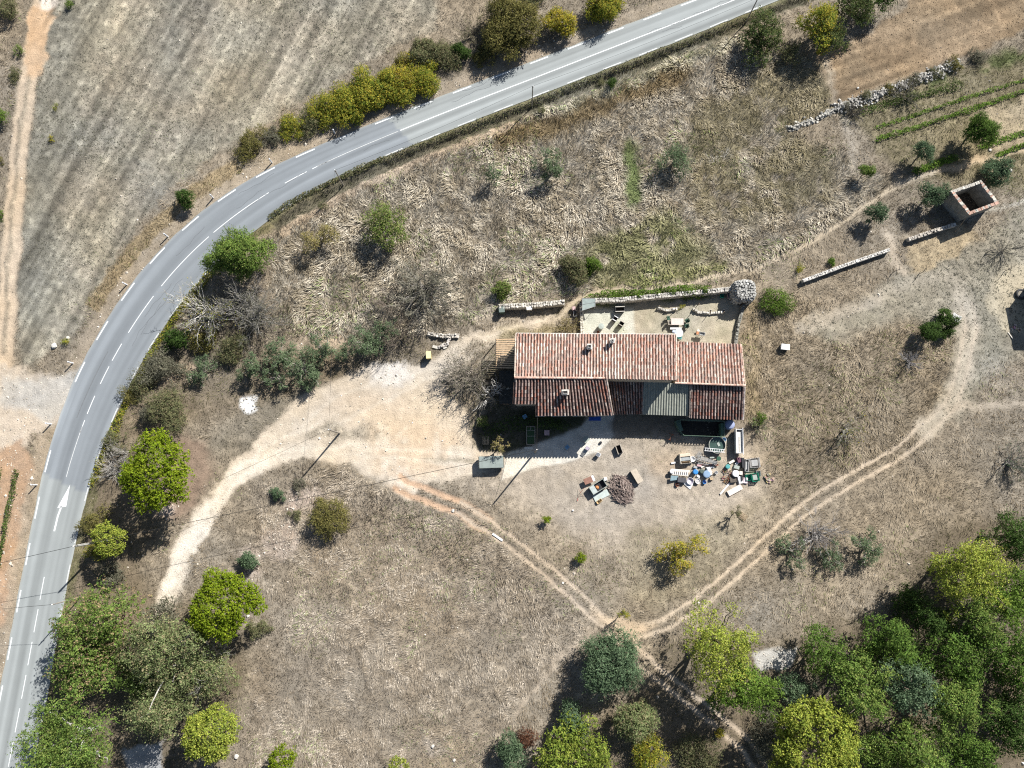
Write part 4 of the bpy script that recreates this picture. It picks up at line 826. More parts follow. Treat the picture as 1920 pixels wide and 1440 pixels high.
# ivy on the courtyard wall
def tufts(name, label, cat, pts, half, h, pal, n, size=.2, kind=None, group=None, parent=None):
    """a low bank of leaves along a line on the ground"""
    r = np.random.default_rng(int(pts[0][0] + pts[0][1])); q = np.array([tuple(P(*k))[:2] for k in pts]); d = np.r_[0, np.cumsum(np.hypot(*np.diff(q, axis=0).T))]
    s = r.uniform(0, d[-1], n); t_ = np.c_[np.interp(s, d, q[:, 0]), np.interp(s, d, q[:, 1])]; a = r.uniform(0, 6.283, n); rad = half * np.sqrt(r.random(n)) * (.55 + .9 * vnoise(s / 1.1, s * 0, 3))
    x, y = t_[:, 0] + np.cos(a) * rad, t_[:, 1] + np.sin(a) * rad; z = h * np.sqrt(np.clip(1 - (rad / (half * 1.4)) ** 2, 0, 1)) * (.35 + 1.0 * vnoise(x / .8, y / .8, 5)) * r.uniform(.6, 1.05, n)
    j, i = gidx(x, y); z = z + Z[j, i]; P4 = np.array(PAL[pal]); c = P4[r.integers(0, len(P4), n)] * r.uniform(.75, 1.25, (n, 1)) * (.75 + .5 * vnoise(x / .9, y / .9, 8))[:, None]
    v, f, c = leaf_quads(r, np.c_[x, y, z], np.tile([0, 0, 1.], (n, 1)) + r.normal(0, .3, (n, 3)), np.full(n, size), c)
    o = np_mesh(name, v, f, c, M_LEAF, parent); return tag(o, label, cat, group, kind)
tufts("ivy", "bright green ivy spilling over the courtyard wall", None, [(1100, 566), (1150, 556), (1200, 556), (1250, 550), (1290, 549), (1325, 548)], .9, 1.75, 'green', 5200, .22, "stuff")
# round dry stone tower
tw = thing("stone_tower", "squat rounded dry stone tower at the courtyard corner", "tower", P(1388, 552, 0)); r = np.random.default_rng(5); rr_ = MB(); TH, TR_ = 2.7, 1.62
for lev in range(13):
    z = lev * .21; k = z / TH; rad = TR_ * (1 - .05 * k) if k < .6 else TR_ * math.sqrt(max(.02, 1 - ((k - .6) / .52) ** 2)) * .97
    ring = rad
    while ring > 0.05 and (ring == rad or k > .55):
        nst = max(3, int(2 * math.pi * ring / .36))
        for q in range(nst):
            th = 2 * math.pi * (q + r.uniform(-.2, .2)) / nst; sq = 1 / (abs(math.cos(th)) ** 3.2 + abs(math.sin(th)) ** 3.2) ** (1 / 3.2)
            if -2.2 < th - 2 * math.pi < -.9 and lev < 8 and ring == rad and abs(th - 4.75) < .32: continue
            g = r.uniform(.55, 1.2); rr_.col = (.47 * g, .46 * g, .43 * g); rr_.box(ring * sq * math.cos(th), ring * sq * math.sin(th), z + r.normal(0, .03), r.uniform(.24, .38), .34, .24, th + 1.57 + r.normal(0, .25), r.normal(0, .15), r.normal(0, .15), .85)
        ring -= .32
rr_.build("stones", M_STONE, tw, colours=True)
MB().lathe([(TR_ * .82, -.1), (TR_ * .82, 1.7), (TR_ * .5, 2.35), (0.001, 2.5)], n=18).build("core", M_WALL2, tw)
MB().box(.06, -TR_ * .9, 0, .95, .5, 1.6).build("doorway", M_DARK, tw)  # solid near-black box, its colour standing for the shade inside the opening
# roofless hut
RZ = 3.3; hc = [P(*q) for q in ((1783, 358, RZ), (1840, 338, RZ), (1874, 381, RZ), (1818, 402, RZ))]; ho = sum((Vector((k.x, k.y, 0)) for k in hc), Vector()) / 4
ht = thing("roofless_hut", "small roofless stone hut with tile topped walls beyond the field walls", "hut", ho)
for k in range(4):
    a, b_ = hc[k] - ho, hc[(k + 1) % 4] - ho; d = b_ - a; rz = math.atan2(d.y, d.x); m_ = (a + b_) / 2; n = Vector((-m_.x, -m_.y, 0)).normalized() * .2
    ww = MB().box(m_.x + n.x, m_.y + n.y, -.2, d.length - (.42 if k % 2 else 0), .40, RZ + .05, rz).build("wall", mat("hut plaster", (.27, .26, .235), .95, .2, 2, bump=.4), ht)
    cp = MB(); s = .1
    while s < d.length - .1:
        w = r.uniform(.22, .36); g = r.uniform(.7, 1.2); cp.col = tuple(x * g for x in ((.48, .31, .24) if r.random() < (.5 if k != 0 else .1) else (.52, .49, .43)))
        q = a + d.normalized() * s + n * .9; cp.box(q.x, q.y, RZ - .15, w, .46, r.uniform(.06, .16), rz + r.normal(0, .12), r.normal(0, .1)); s += w
    cp.build("coping", M_TILE, ht, colours=True)
MB().box(0, 0, -.1, 4.4, 3.6, .13, math.atan2(*(hc[1] - hc[0]).yx)).build("floor", mat("dark earth floor", (.10, .08, .06), .95, .3), ht)
dd_ = (hc[3] - ho) * 1.0; MB().tube([Vector((dd_.x - .4, dd_.y - 1.6, .1)), Vector((dd_.x + .1, dd_.y - .2, 2.2))], .05, 5).build("prop", M_TIMB, ht)
# shed whose shadow comes in from the right
s0 = P(1960, 575, 0); shd = thing("tiled_shed", "tiled shed just beyond the right edge casting its shadow", "shed", s0)
MB().box(0, 0, -.1, 5.2, 6.5, 3.2, .15).build("wall", M_WALL2, shd); MB().poly([Vector((-2.9, -3.6, 3.15)), Vector((2.9, -3.6, 3.15)), Vector((2.9, 3.6, 3.9)), Vector((-2.9, 3.6, 3.9))], .15).build("roof", mat("plain tile", (.45, .25, .18), .9, .2, 4), shd)
# ------------------------------------------------------------------ delineator posts, utility poles, cables
dl = thing("delineator_post", "white delineator post nearest the field track junction", "road post", (0, 0, 0), 0, "white posts along the road's outer verge")
MB().lathe([(.10, -.15), (.10, .75), (.095, 1.02)], n=12).build("post", mat("white plastic post", (.86, .87, .90), .45, .04), dl); MB().lathe([(.097, 1.02), (.097, 1.14)], n=12).build("reflector_band", mat("dark reflector", (.12, .12, .14), .3, .05), dl); MB().lathe([(.099, 1.14), (.10, 1.32), (.05, 1.37), (0.001, 1.37)], n=12).build("cap", MATS["white plastic post"], dl)
DL = [((137, 681), "white road post nearest the field track junction"), ((238, 534), "white road post across from the tree with bare white branches"), ((315, 444), "white road post on the verge below the round dark bush"), ((400, 371), "white road post beside the round dark bush"), ((510, 305), "white road post at the west end of the yellow hedge"), ((628, 250), "white road post under the middle of the yellow hedge"), ((96, 795), "white road post just south of the track junction"), ((69, 909), "white road post level with the painted merge arrow")]
for k, (q, lb) in enumerate(DL):
    o = dl if k == 0 else copy_tree(dl); o.location = G(*q); o["label"] = lb; o.rotation_euler = (0, R(2 * (k % 3) - 2), k)
M_POLE = mat("grey weathered pole", (.30, .27, .23), .85, .2, 6); M_CONC = mat("concrete pole", (.52, .51, .48), .85, .1, 5); M_WIRE = mat("black cable", (.03, .03, .03), .5, .05)
def pole(px, py, h, label, m=None, r0=.14, arm=None, lean=(0, 0)):
    p = G(px, py); t = thing("utility_pole", label, "utility pole", p, 0, "poles carrying the overhead lines"); top = Vector((lean[0], lean[1], h))
    MB().cyl((0, 0, -.3), top, r0, r0 * .68, 10).build("pole", m or M_POLE, t)
    ib = MB(); ib.lathe([(.05, h - .02), (.07, h + .05), (.045, h + .1), (.06, h + .16), (.001, h + .18)], top.x, top.y, 8); ib.build("insulator", mat("white porcelain", (.80, .80, .78), .3, .05), t)
    MB().box(top.x * .93, top.y * .93, h * .93, .5, .07, .08, .4).build("bracket", mat("galvanised steel", (.45, .45, .45), .5, .1, metal=.5), t)
    return p + top
tA = pole(1398, 43, 6.2, "slim utility pole by the dark trees at the road's far end", r0=.11); tB = pole(997, 201, 6.2, "slim utility pole beside the straight road above the olive trees", r0=.10)
tC = pole(644, 348, 5.6, "slim utility pole where the bend begins, inside the verge", r0=.10); tD = pole(637, 812, 6.6, "dark utility pole standing alone on the sandy driveway")
tE = pole(1003, 848, 7.6, "utility pole at the edge of the farmhouse terrace"); tF = pole(205, 1013, 7.0, "pale concrete utility pole in the undergrowth by the small pine", M_CONC, .19, lean=(-1.0, -.3))
tG = pole(151, 1120, 6.5, "thin utility pole in the thicket at the road's inner edge", r0=.10)
def cable(name, a, b_, label, sag=.5, r=.022, n=14):
    a, b_ = Vector(a), Vector(b_); pts = [a.lerp(b_, k / n) - Vector((0, 0, sag * 4 * (k / n) * (1 - k / n))) for k in range(n + 1)]
    tag(MB().tube(pts, r, 4).build(name, M_WIRE), label, "cable", "overhead lines")
tH = P(-330, 1130, 6.5)
jn = P(813, 849, 6.3)
cable("overhead_cable", tF, tE, "long overhead cable from the concrete pole across to the terrace pole", .9, .03, 24)
cable("overhead_cable", tF, tH, "overhead cable crossing the road from the concrete pole", .5, .03)
cable("overhead_cable", tG, P(-300, 1170, 6), "second thin cable crossing the road lower down", .4)
cable("overhead_cable", tE, P(1008, 776, 5.2), "service cable from the terrace pole up to the eaves", .2)
cable("overhead_cable", tD, tC + Vector((0, 0, 0)), "cable from the driveway pole to the pole at the bend", .8, .016, 20); cable("overhead_cable", tC, tB, "roadside cable between the bend pole and the straight's pole", .6, .016); cable("overhead_cable", tB, tA, "roadside cable running on to the pole by the dark trees", .6, .016)
cable("overhead_cable", tD, tF, "thin cable from the driveway pole down to the concrete pole", .8, .016, 20)
# ------------------------------------------------------------------ trees and shrubs, by where their crowns show in the photo
GW, GO, GH, GB = "woodland trees in the lower right", "old olive trees", "hedge along the road's outer side", "shrubs on the bank above the driveway"
plant("pine_tree", "bright lime umbrella pine between the road and the driveway", "pine tree", 296, 884, 74, 9, 'pine', 'lime')
plant("pine_tree", "bright lime pine right beside the driveway's lower end", "pine tree", 422, 1134, 70, 9, 'pine', 'lime')
plant("pine_tree", "small lime pine shaded behind the concrete pole", "pine tree", 206, 1012, 36, 5.5, 'pine', 'limey')
plant("pine_tree", "yellowish young pine at the foot of the lower left thicket", "pine tree", 396, 1374, 54, 7.5, 'pine', 'limey', bark=(.4, .38, .34))
plant("pine_tree", "little lime pine at the picture's lower edge beside stones", "pine tree", 530, 1425, 30, 4, 'pine', 'lime')
plant("pine_tree", "tiny lime sapling cut by the lower edge in the dry field", "pine tree", 746, 1436, 20, 3, 'pine', 'limey')
plant("ash_tree", "tall two toned tree's pale yellow green crown beside the grey gravel", "tree", 1352, 1205, 70, 11, 'airy', 'limey', seed=1)
plant("ash_tree", "deep green tree right below the pale yellow green crown", "tree", 1388, 1290, 62, 10, 'tree', 'green')
plant("ash_tree", "pale yellow green tree with bare twigs at the woods' top edge", "tree", 1806, 1062, 84, 10.5, 'airy', 'limey', rz=.65)
plant("pine_tree", "large yellow lime pine at the bottom edge right of the track", "pine tree", 1524, 1398, 92, 11, 'pine', 'limey', rz=.6)
WOOD = [(1546,1222,56,8,'wood',"leafy tree at the woods' left tip above the gravel patch"),(1614,1286,60,9,'woodg',"mid green tree inside the woods' left front"),(1672,1212,62,9,'wood',"broad green tree on the woods' front edge facing the grass"),(1704,1290,64,9,'holm',"bluish green tree in the middle of the woods"),(1792,1226,70,10,'wood',"tall green tree right of the woods' centre"),(1786,1318,58,9,'woodg',"green tree behind the bluish crown in the woods"),(1886,1120,78,10,'green',"bright green tree high on the right edge of the woods"),(1900,1012,52,9,'darkg',"dark green tree topmost on the right edge"),(1902,1240,72,10,'wood',"green tree on the right edge halfway down the woods"),(1836,1156,50,8,'woodg',"smaller tree under the pale yellow green crown"),(1900,1356,66,9,'darkg',"dark shaded tree low on the right edge"),(1720,1396,60,8,'woodg',"lit green tree at the bottom edge of the woods"),(1812,1420,62,8,'wood',"green tree at the bottom right corner"),(1650,1418,48,6,'woodg',"low bushy tree at the bottom between pine and woods"),(1486,1290,34,5,'holm',"small bluish bushy tree just below the gravel patch"),(1742,1158,48,6,'darkg',"dark understorey tree on the woods' upper side"),(1700,1130,36,4.5,'darkg',"dark shrub at the woods' shaded upper corner")]
for k, q in enumerate(WOOD): plant("oak_tree", q[5], "tree", q[0], q[1], q[2] * (.93 if k % 3 else .82), q[3] * (1.15 if k % 2 else .85), 'wood', q[4], GW)
plant("oak_tree", "russet flecked oak right against the road in the lower left", "oak tree", 188, 1172, 74, 9, 'tree', 'oakrust'); plant("oak_tree", "russet flecked oak south of its twin beside the road", "oak tree", 170, 1250, 66, 8.5, 'tree', 'oakrust', seed=4)
plant("ash_tree", "grey green open crowned tree over the driveway's lower end", "tree", 322, 1236, 98, 10.5, 'airy', 'greyol', bark=(.45,.43,.39)); plant("ash_tree", "large pale green tree over the road at the lower left corner", "tree", 128, 1392, 88, 11, 'airy', 'woodg', bark=(.5,.48,.44))
plant("ash_tree", "thin grey green tree below the open crowned one", "tree", 298, 1330, 62, 8, 'airy', 'greyol', bark=(.45,.43,.39)); plant("ash_tree", "grey leaved sapling beside the lower pine and driveway", "tree", 310, 1148, 34, 5, 'airy', 'grey')
plant("ash_tree", "slim grey green tree on the field side of the open crowned one", "tree", 396, 1262, 46, 6.5, 'airy', 'greyol', bark=(.45,.43,.39)); plant("oak_tree", "small leafy tree under the grey green crowns at the bottom", "tree", 268, 1272, 40, 6, 'tree', 'oak')
plant("holm_oak", "round bluish green tree by the track crossing", "tree", 1146, 1244, 54, 6.5, 'bush', 'holm', rz=.85); plant("holm_oak", "upright grey green tree beside the track's deep shade", "tree", 1190, 1344, 36, 6, 'bush', 'greyol', rz=1.2)
plant("oak_tree", "broad yellow green oak at the bottom edge centre", "oak tree", 1075, 1410, 66, 7, 'tree', 'yg2', seed=2); plant("holm_oak", "small bluish bush on the yellow green oak's upper side", "tree", 1068, 1356, 32, 3.5, 'bush', 'holm'); plant("holm_oak", "bluish round bush beside the rust brown dead shrub", "tree", 955, 1404, 30, 3.5, 'bush', 'holm')
plant("shrub", "loose yellow green scrub at the bottom right of the oak", "shrub", 1216, 1414, 40, 2.6, 'fine', 'ygreen'); plant("shrub", "grey shrub in the shade beside the lower track", "shrub", 1310, 1420, 40, 2, 'fine', 'dull'); plant("shrub", "tiny yellow shrub where the lower track leaves the shade", "shrub", 1346, 1376, 11, 1.2, 'bush', 'yellow')
plant("shrub", "grey green shrub between lower track and yellow pine", "shrub", 1440, 1380, 40, 2.2, 'fine', 'grey'); plant("shrub", "rust brown dead shrub at the bottom edge", "shrub", 991, 1380, 22, 1.4, 'fine', 'rust')
plant("oak_tree", "dense mid green oak inside the road's bend", "oak tree", 452, 482, 53, 7, 'bush', 'woodg', seed=3); plant("round_bush", "round dark green bush on the outer verge of the bend", "bush", 346, 371, 21, 2.6, 'bush', 'darkg')
plant("fig_tree", "bright green fig tree alone in the meadow", "fig tree", 722, 430, 50, 5.2, 'airy', 'fig', bark=(.42,.38,.33)); plant("round_bush", "round grey green bush in the meadow north of the courtyard", "bush", 1078, 502, 28, 2.8, 'bush', 'dull', ground=True); plant("round_bush", "bright green bush pressed against the round grey one", "bush", 1108, 497, 18, 2.4, 'bush', 'green', ground=True)
plant("young_tree", "thin pale yellow tree in the meadow left of the fig", "tree", 600, 448, 36, 3.5, 'sparse', 'straw', seed=2, bark=(.35,.3,.25))
for q in [(1832,244,34,5.2,'wood',"large green shrub between the vegetable rows"),(1732,286,24,4,'holm',"bluish shrub beside the lower vegetable row"),(1624,322,16,2.8,'woodg',"small shrub below the end of the vegetable rows"),(1746,366,25,4,'holm',"bluish shrub left of the roofless hut"),(1644,406,22,3.4,'holm',"round shrub above the gap in the field walls"),(1864,322,30,3.4,'holm',"spreading shrub above the roofless hut")]: plant("garden_shrub", q[5], "shrub", *q[:4], 'bush', q[4], "shrubs around the upper right garden", rz=1.0)
for q in [(1450,568,34,1.2,'green','fine',"low green bramble patch east of the stone tower"),(1560,492,10,1.0,'green','bush',"small green tuft above the long field wall"),(1425,786,16,1.2,'green','fine',"green weedy shrub at the farmhouse's east corner"),(944,546,20,1.8,'fig','bush',"green bush at the west end of the courtyard's outer wall"),(1500,505,12,.8,'ygreen','fine',"yellowish tuft at the lower end of the long field wall"),(1128,152,12,.9,'dull','fine',"grey tuft in the pale roadside grass"),(1145,158,11,1.6,'darkg','bush',"single dark green shrub in the pale roadside grass"),(1018,208,12,1.0,'dull','fine',"dull tuft beside the pole on the straight"),(604,388,10,1.2,'dull','fine',"small tuft beside the pole at the bend")]: plant("shrub", q[6], "shrub", q[0], q[1], q[2], q[3], q[5], q[4], ground=True)
# the hedge across the road
HD = [(466,272,28,1.8,'yolive','fine',"olive yellow shrub at the hedge's west end"),(506,262,20,1.1,'grey','fine',"grey thin shrub next to the hedge's west end"),(546,240,28,1.7,'ygreen','fine',"yellow shrub low in the hedge's western part"),(582,232,24,1.8,'dull','fine',"dull green shrub in the hedge's western part"),(612,212,32,2.2,'ygreen','fine',"yellow green hedge shrub above the west road posts"),(650,205,34,2.4,'ygreen','bush',"wide yellow green hedge shrub behind the road post"),(690,186,36,2.5,'ygreen','bush',"golden flecked hedge shrub in mid hedge"),(728,172,36,2.6,'ygreen','bush',"golden flecked hedge shrub right of mid hedge"),(766,152,36,2.6,'yellow','fine',"brightest golden part of the hedge"),(795,150,30,2.4,'ygreen','bush',"green gold shrub where the hedge turns dark"),(752,118,20,1.8,'yolive','fine',"small olive shrub on the hedge's field side"),(800,112,32,2.2,'dull','bush',"dull dark shrub at the hedge's eastern end"),(840,112,28,2.0,'dull','fine',"grey green shrub beside the dark round bush in the hedge"),(868,104,17,2.4,'darkg','bush',"dark round bush closing the hedge's eastern end"),(905,112,22,1.2,'yolive','fine',"low olive scrub east of the hedge")]
for q in HD: plant("hedge_shrub", q[6], "shrub", q[0], q[1] - 4, q[2] * 1.16, q[3] * .74, q[5], q[4], GH, ground=True)
plant("oak_tree", "large olive green thicket tree at the top beside the yellow shrubs", "tree", 962, 52, 56, 4.5, 'bush', 'yolive', seed=6); plant("oak_tree", "olive green companion of the thicket tree, cut by the top edge", "tree", 930, 30, 30, 3.2, 'fine', 'dull', seed=6)
plant("yellow_shrub", "golden yellow shrub right of the olive green thicket", "shrub", 1048, 42, 31, 3, 'bush', 'yellow'); plant("yellow_shrub", "yellow green round shrub at the top edge by the road", "shrub", 1138, 14, 37, 3.4, 'bush', 'ygreen', seed=3); plant("yellow_shrub", "lime gold cap of shrub above the yellow green one", "shrub", 1140, -6, 26, 3.2, 'fine', 'yellow')
plant("shrub", "dark scrub left of the golden shrub at the top", "shrub", 1000, -4, 30, 1.6, 'fine', 'dull', ground=True)
for q in [(1430,76,46,4,'oakd',"dark green round tree on the inner side of the far road"),(1535,50,48,6,'ygreen',"tree with golden top on the inner side of the far road"),(1556,70,34,5,'oakd',"dark tree under the golden topped one"),(1606,14,44,6,'oakd',"dark green tree at the top edge beyond the golden topped tree"),(1480,100,22,2.6,'dull',"grey scrub under the dark trees by the far road"),(1650,-8,34,5,'darkg',"dark tree cut by the top edge over the ploughed field's corner")]: plant("oak_tree", q[5], "tree", q[0], q[1], q[2] * 1.08, q[3], 'tree', q[4], "trees at the far end of the road")
for q in [(16,14,30,2.4,'dull',"dark scrub at the top left corner"),(132,6,14,1.3,'woodg',"small green shrub at the top by the sandy track"),(34,94,12,1.2,'woodg',"small green shrub left of the sandy track"),(2,218,20,2.4,'green',"bright green bush cut by the left edge"),(0,300,10,1,'yolive',"yellow tuft on the left edge"),(2,402,12,1.2,'green',"lower green tuft on the left edge"),(26,140,16,.8,'dull',"dull low scrub left of the orange track"),(96,262,8,.7,'yellow',"yellow weed clump beside the sandy track"),(104,200,8,.7,'ygreen',"upper yellow weed clump beside the sandy track"),(122,642,10,.8,'ygreen',"green weed clump by the junction's white stones")]: plant("shrub", q[5], "shrub", q[0], q[1], q[2], q[3], 'fine', q[4], ground=True)
# olives
for q in [(1036,318,38,3.6,"grey green olive tree in the meadow, middle of three"),(926,326,26,3.2,"small open olive tree, leftmost of the meadow three"),(1266,298,40,3.6,"grey green olive tree right of the green grass strip"),(470,690,36,3.4,"olive at the west end of the driveway bank"),(522,668,36,3.5,"olive on the bank above the white gravel patch"),(566,690,40,3.6,"leaning olive in the middle of the bank"),(606,660,34,3.2,"olive behind the middle of the bank"),(648,662,26,2.6,"rounded olive bush at the bank's edge"),(690,640,38,3.6,"olive with white limbs near the driveway's top"),(720,618,30,3.2,"olive at the bank's east end"),(590,712,26,2.6,"low olive overhanging the driveway edge"),(520,705,28,2.8,"low olive just above the white gravel patch"),(1486,1034,30,2.4,"olive beside the bare shrub near the cart track"),(1628,1030,36,3,"pale green olive above the woods"),(1556,1040,30,2.2,"thin olive between its two neighbours above the woods"),(378,700,30,2.2,"grey olive shrub above the pale stones on the bank")]: plant("olive_tree", q[4], "olive tree", *q[:4], 'sparse', 'olive', GO, bark=(.36,.33,.29))
for q in [(1772,598,22,2.4,"green conifer shrub beside the white lattice bench"),(1742,620,22,2.8,"dark green shrub at the patch's left inside the track bend"),(1772,624,15,1.6,"lower green shrub of the three inside the track bend")]: plant("shrub", q[4], "shrub", *q[:4], "bush", "darkg", "three shrubs inside the track bend")
# shrubs on the bank and by the road
for q in [(332,640,24,2.4,'darkg','bush',"round dark green bush beside the road's inner edge"),(300,692,40,2.0,'grey','fine',"grey green scrub on the bank near the road"),(268,720,28,1.6,'dull','fine',"dull scrub close to the road below the bank"),(318,764,46,2.2,'dull','fine',"wide olive grey shrub on the bank's west end"),(288,772,26,1.5,'grey','fine',"grey shrub at the bank's road side"),(240,742,18,1.3,'yolive','fine',"yellow green verge scrub opposite the junction"),(218,826,24,1.6,'dull','fine',"dull verge shrub above the lime umbrella pine"),(440,655,34,2.0,'dull','fine',"brownish scrub between bare shrubs and olives"),(380,640,30,1.6,'yolive','fine',"olive yellow scrub among the bare shrubs"),(175,978,26,1.8,'yolive','fine',"yellowish scrub between pine and road"),(210,1074,24,1.4,'grey','fine',"silvery shrub below the small shaded pine"),(180,1030,24,1.6,'ygreen','fine',"bright scrub at the foot of the concrete pole"),(616,970,40,2.6,'yolive','fine',"yellow olive round bush on the dry slope below the driveway"),(520,926,14,1.3,'holm','bush',"bluish tuft on the stony slope, left"),(562,912,16,.9,'grey','fine',"grey tuft on the stony slope, right"),(556,966,14,1.0,'dull','fine',"green tuft beside the yellow olive round bush"),(466,1050,22,2.0,'holm','bush',"bluish shrub just above the driveway's lower pine"),(904,792,15,2.0,'fig','fine',"pale leaved oleander at the shade's edge by the driveway"),(485,1180,22,1.6,'dull','fine',"grey green scrub on the lower pine's right side"),(1075,770,10,1,'green','fine',"small garden shrub under the south eaves")]: plant("shrub", q[6], "shrub", q[0], q[1], q[2], q[3], q[5], q[4], GB, ground=True)
plant("autumn_tree", "small yellow autumn tree in the yard's lower grass", "tree", 1278, 1040, 42, 3.8, 'sparse', 'yellow', seed=8, bark=(.3,.25,.2)); plant("young_tree", "tiny lime bush on the worn yard nearer the house", "tree", 1026, 973, 9, 1.3, 'bush', 'lime'); plant("young_tree", "tiny lime bush on the worn yard farther from the house", "tree", 1088, 1045, 11, 1.4, 'bush', 'lime')
plant("young_tree", "thin sapling beside the tilted pallet", "tree", 1382, 962, 15, 2.4, 'sparse', 'dull'); plant("young_tree", "leaning sapling at the track crossing", "tree", 1170, 1152, 15, 3, 'sparse', 'ygreen', bark=(.15,.13,.1)); plant("potted_tree", "tall yellow brown leafed tree next to the covered trailer", "tree", 936, 836, 20, 3.4, 'sparse', 'straw', bark=(.3,.24,.18))
plant("agave", "spiky yellow green agave in the courtyard bed", "plant", 1278, 575, 7, .9, 'fine', 'ygreen', ground=True)
# bare shrubs
bare("bare_shrub", "white branched bare tree reaching over the road's inner edge", "shrub", 388, 584, 54, 4.2, 24, (.50,.48,.44), (.28,.26,.22), leaves='ygreen', cov=.25, thick=.09, white=.6)
bare("bare_shrub", "large grey twiggy shrub below the dense oak in the bend", "shrub", 472, 590, 58, 4.2, 34, (.40,.38,.35), (.30,.285,.26), leaves='grey', cov=.3, nter=7); bare("bare_shrub", "bare twigs on the dense oak's lower right side", "shrub", 478, 542, 30, 2.6, 14, (.36,.33,.30), (.30,.27,.24))
bare("bare_shrub", "tall grey leafless tree in the meadow above the driveway bank", "shrub", 796, 536, 64, 5.0, 28, (.26,.24,.22), (.26,.245,.19), leaves='grey', cov=.4, thick=.08, nter=6); bare("bare_shrub", "lower brown twiggy shrub at the bank's east end", "shrub", 752, 622, 46, 3.0, 22, (.24,.2,.16), (.22,.18,.14), leaves='dull', cov=.06)
bare("bare_shrub", "thin brown bare shrub left of the tall leafless tree", "shrub", 726, 572, 34, 2.6, 16, (.2,.17,.14), (.24,.2,.16))
bare("bare_shrub", "wide grey brown shrub against the west pergola", "shrub", 884, 702, 56, 3.0, 36, (.34,.30,.26), (.31,.27,.22), leaves='grey', cov=.25, nter=6); bare("bare_tree", "white barked bare tree in the shade beside the lean-to shed", "tree", 922, 740, 30, 4.4, 8, (.58,.57,.54), (.4,.38,.35), thick=.10, white=.7, nsec=4, nter=3)
bare("bare_shrub", "grey bare shrub by the cart track above the woods", "shrub", 1536, 1000, 44, 2.6, 24, (.36,.34,.33), (.30,.275,.26), white=.15); bare("bare_shrub", "pale bare shrub between road and umbrella pine", "shrub", 214, 882, 32, 2.2, 18, (.42,.40,.37), (.33,.31,.28)); bare("bare_shrub", "pale twigs above the umbrella pine's left side", "shrub", 232, 850, 26, 2.0, 14, (.40,.38,.35), (.30,.28,.25), leaves='grey', cov=.1)
bare("bare_shrub", "fan of pale branches in the grass right of the house", "shrub", 1592, 804, 28, 2.6, 12, (.44,.42,.36), (.26,.24,.19), leaves='ygreen', cov=.08); bare("bare_shrub", "small grey bare shrub in the eastern grass", "shrub", 1706, 676, 22, 1.6, 14, (.36,.34,.33), (.33,.31,.30)); bare("bare_shrub", "thin grey shrub at the right edge above the woods", "shrub", 1898, 868, 34, 2.6, 18, (.34,.32,.29), (.24,.22,.19), leaves='holm', cov=.14)
bare("bare_shrub", "dark bare sapling at the right edge above the shed's shadow", "shrub", 1888, 468, 26, 2.6, 10, (.16,.15,.13), (.18,.17,.15)); bare("bare_shrub", "dry brown brush by the patio's outer wall", "shrub", 1062, 612, 20, 1.4, 16, (.34,.28,.18), (.32,.26,.16), leaves='straw', cov=.12); bare("bare_shrub", "bare twigs over the grey green thicket by the lower driveway", "shrub", 392, 1238, 46, 5, 16, (.45,.43,.39), (.36,.34,.3), leaves='greyol', cov=.12, white=.2)
bare("bare_shrub", "brown scrub in the stubble's end by the top thicket", "shrub", 890, 60, 36, 1.3, 22, (.28,.24,.18), (.25,.22,.15), leaves='dull', cov=.08); bare("bare_shrub", "grey brush on the rubble wall's garden side", "shrub", 1700, 180, 34, 1.2, 18, (.22,.2,.17), (.2,.18,.14), leaves='dull', cov=.1)
bare("bare_shrub", "dark brush below the rubble wall's west end", "shrub", 1600, 212, 22, 1.2, 16, (.16,.145,.12), (.15,.135,.11)); bare("bare_shrub", "grey shrub in the shade right of the dark pen", "shrub", 1424, 800, 18, 1.4, 12, (.3,.28,.22), (.26,.24,.18), leaves='greyol', cov=.15)
for k, (px, py, rr) in enumerate(((1585, 200, 12), (1622, 182, 14), (1668, 168, 15), (1716, 150, 16), (1752, 136, 14), (1790, 122, 18), (1830, 108, 20))): plant("bramble", ["grey bramble at the rubble wall's west end", "dry bramble on the rubble wall, second from the west", "dull bramble on the middle of the rubble wall", "olive bramble past the middle of the rubble wall", "bramble near the rubble wall's east end", "wide bramble at the rubble wall's east end", "large bramble clump beyond the rubble wall's end"][k], "shrub", px, py, rr, .7, "fine", ("grey", "dull", "yolive")[k % 3], "brambles on the rubble wall", ground=True)
# ------------------------------------------------------------------ vegetable rows and vines: each row a thing
def row(name, label, cat, line, half, h, pal, n, group):
    p0 = P(*line[0]); t = thing(name, label, cat, (p0.x, p0.y, 0), 0, group); o = tufts("foliage", None, None, line, half, h, pal, n, .2, parent=t); o.location = -Vector(t.location)
GV_ = "vegetable rows in the upper right garden"
row("vegetable_row", "long green vegetable row nearest the rubble wall", "vegetable row", [(1642, 240), (1740, 208), (1830, 178), (1930, 148)], .35, .4, 'veg', 1300, GV_); row("vegetable_row", "long green vegetable row below the first one", "vegetable row", [(1642, 262), (1740, 232), (1830, 202), (1930, 168)], .45, .5, 'veg', 2200, GV_)
row("vegetable_row", "short green row right of the large garden shrub", "vegetable row", [(1836, 278), (1880, 262), (1930, 246)], .5, .45, 'veg', 1000, GV_); row("vegetable_row", "short green row above the earth path", "vegetable row", [(1868, 292), (1930, 268)], .4, .4, 'veg', 700, GV_); row("vegetable_row", "leafy row under the bluish garden shrub", "vegetable row", [(1715, 322), (1755, 308), (1790, 296)], .6, .5, 'veg', 1200, GV_)
row("vegetable_row", "thin green strip by the rubble wall's foot", "vegetable row", [(1610, 212), (1660, 196), (1720, 182), (1800, 160)], .7, .5, 'oak', 1500, GV_)
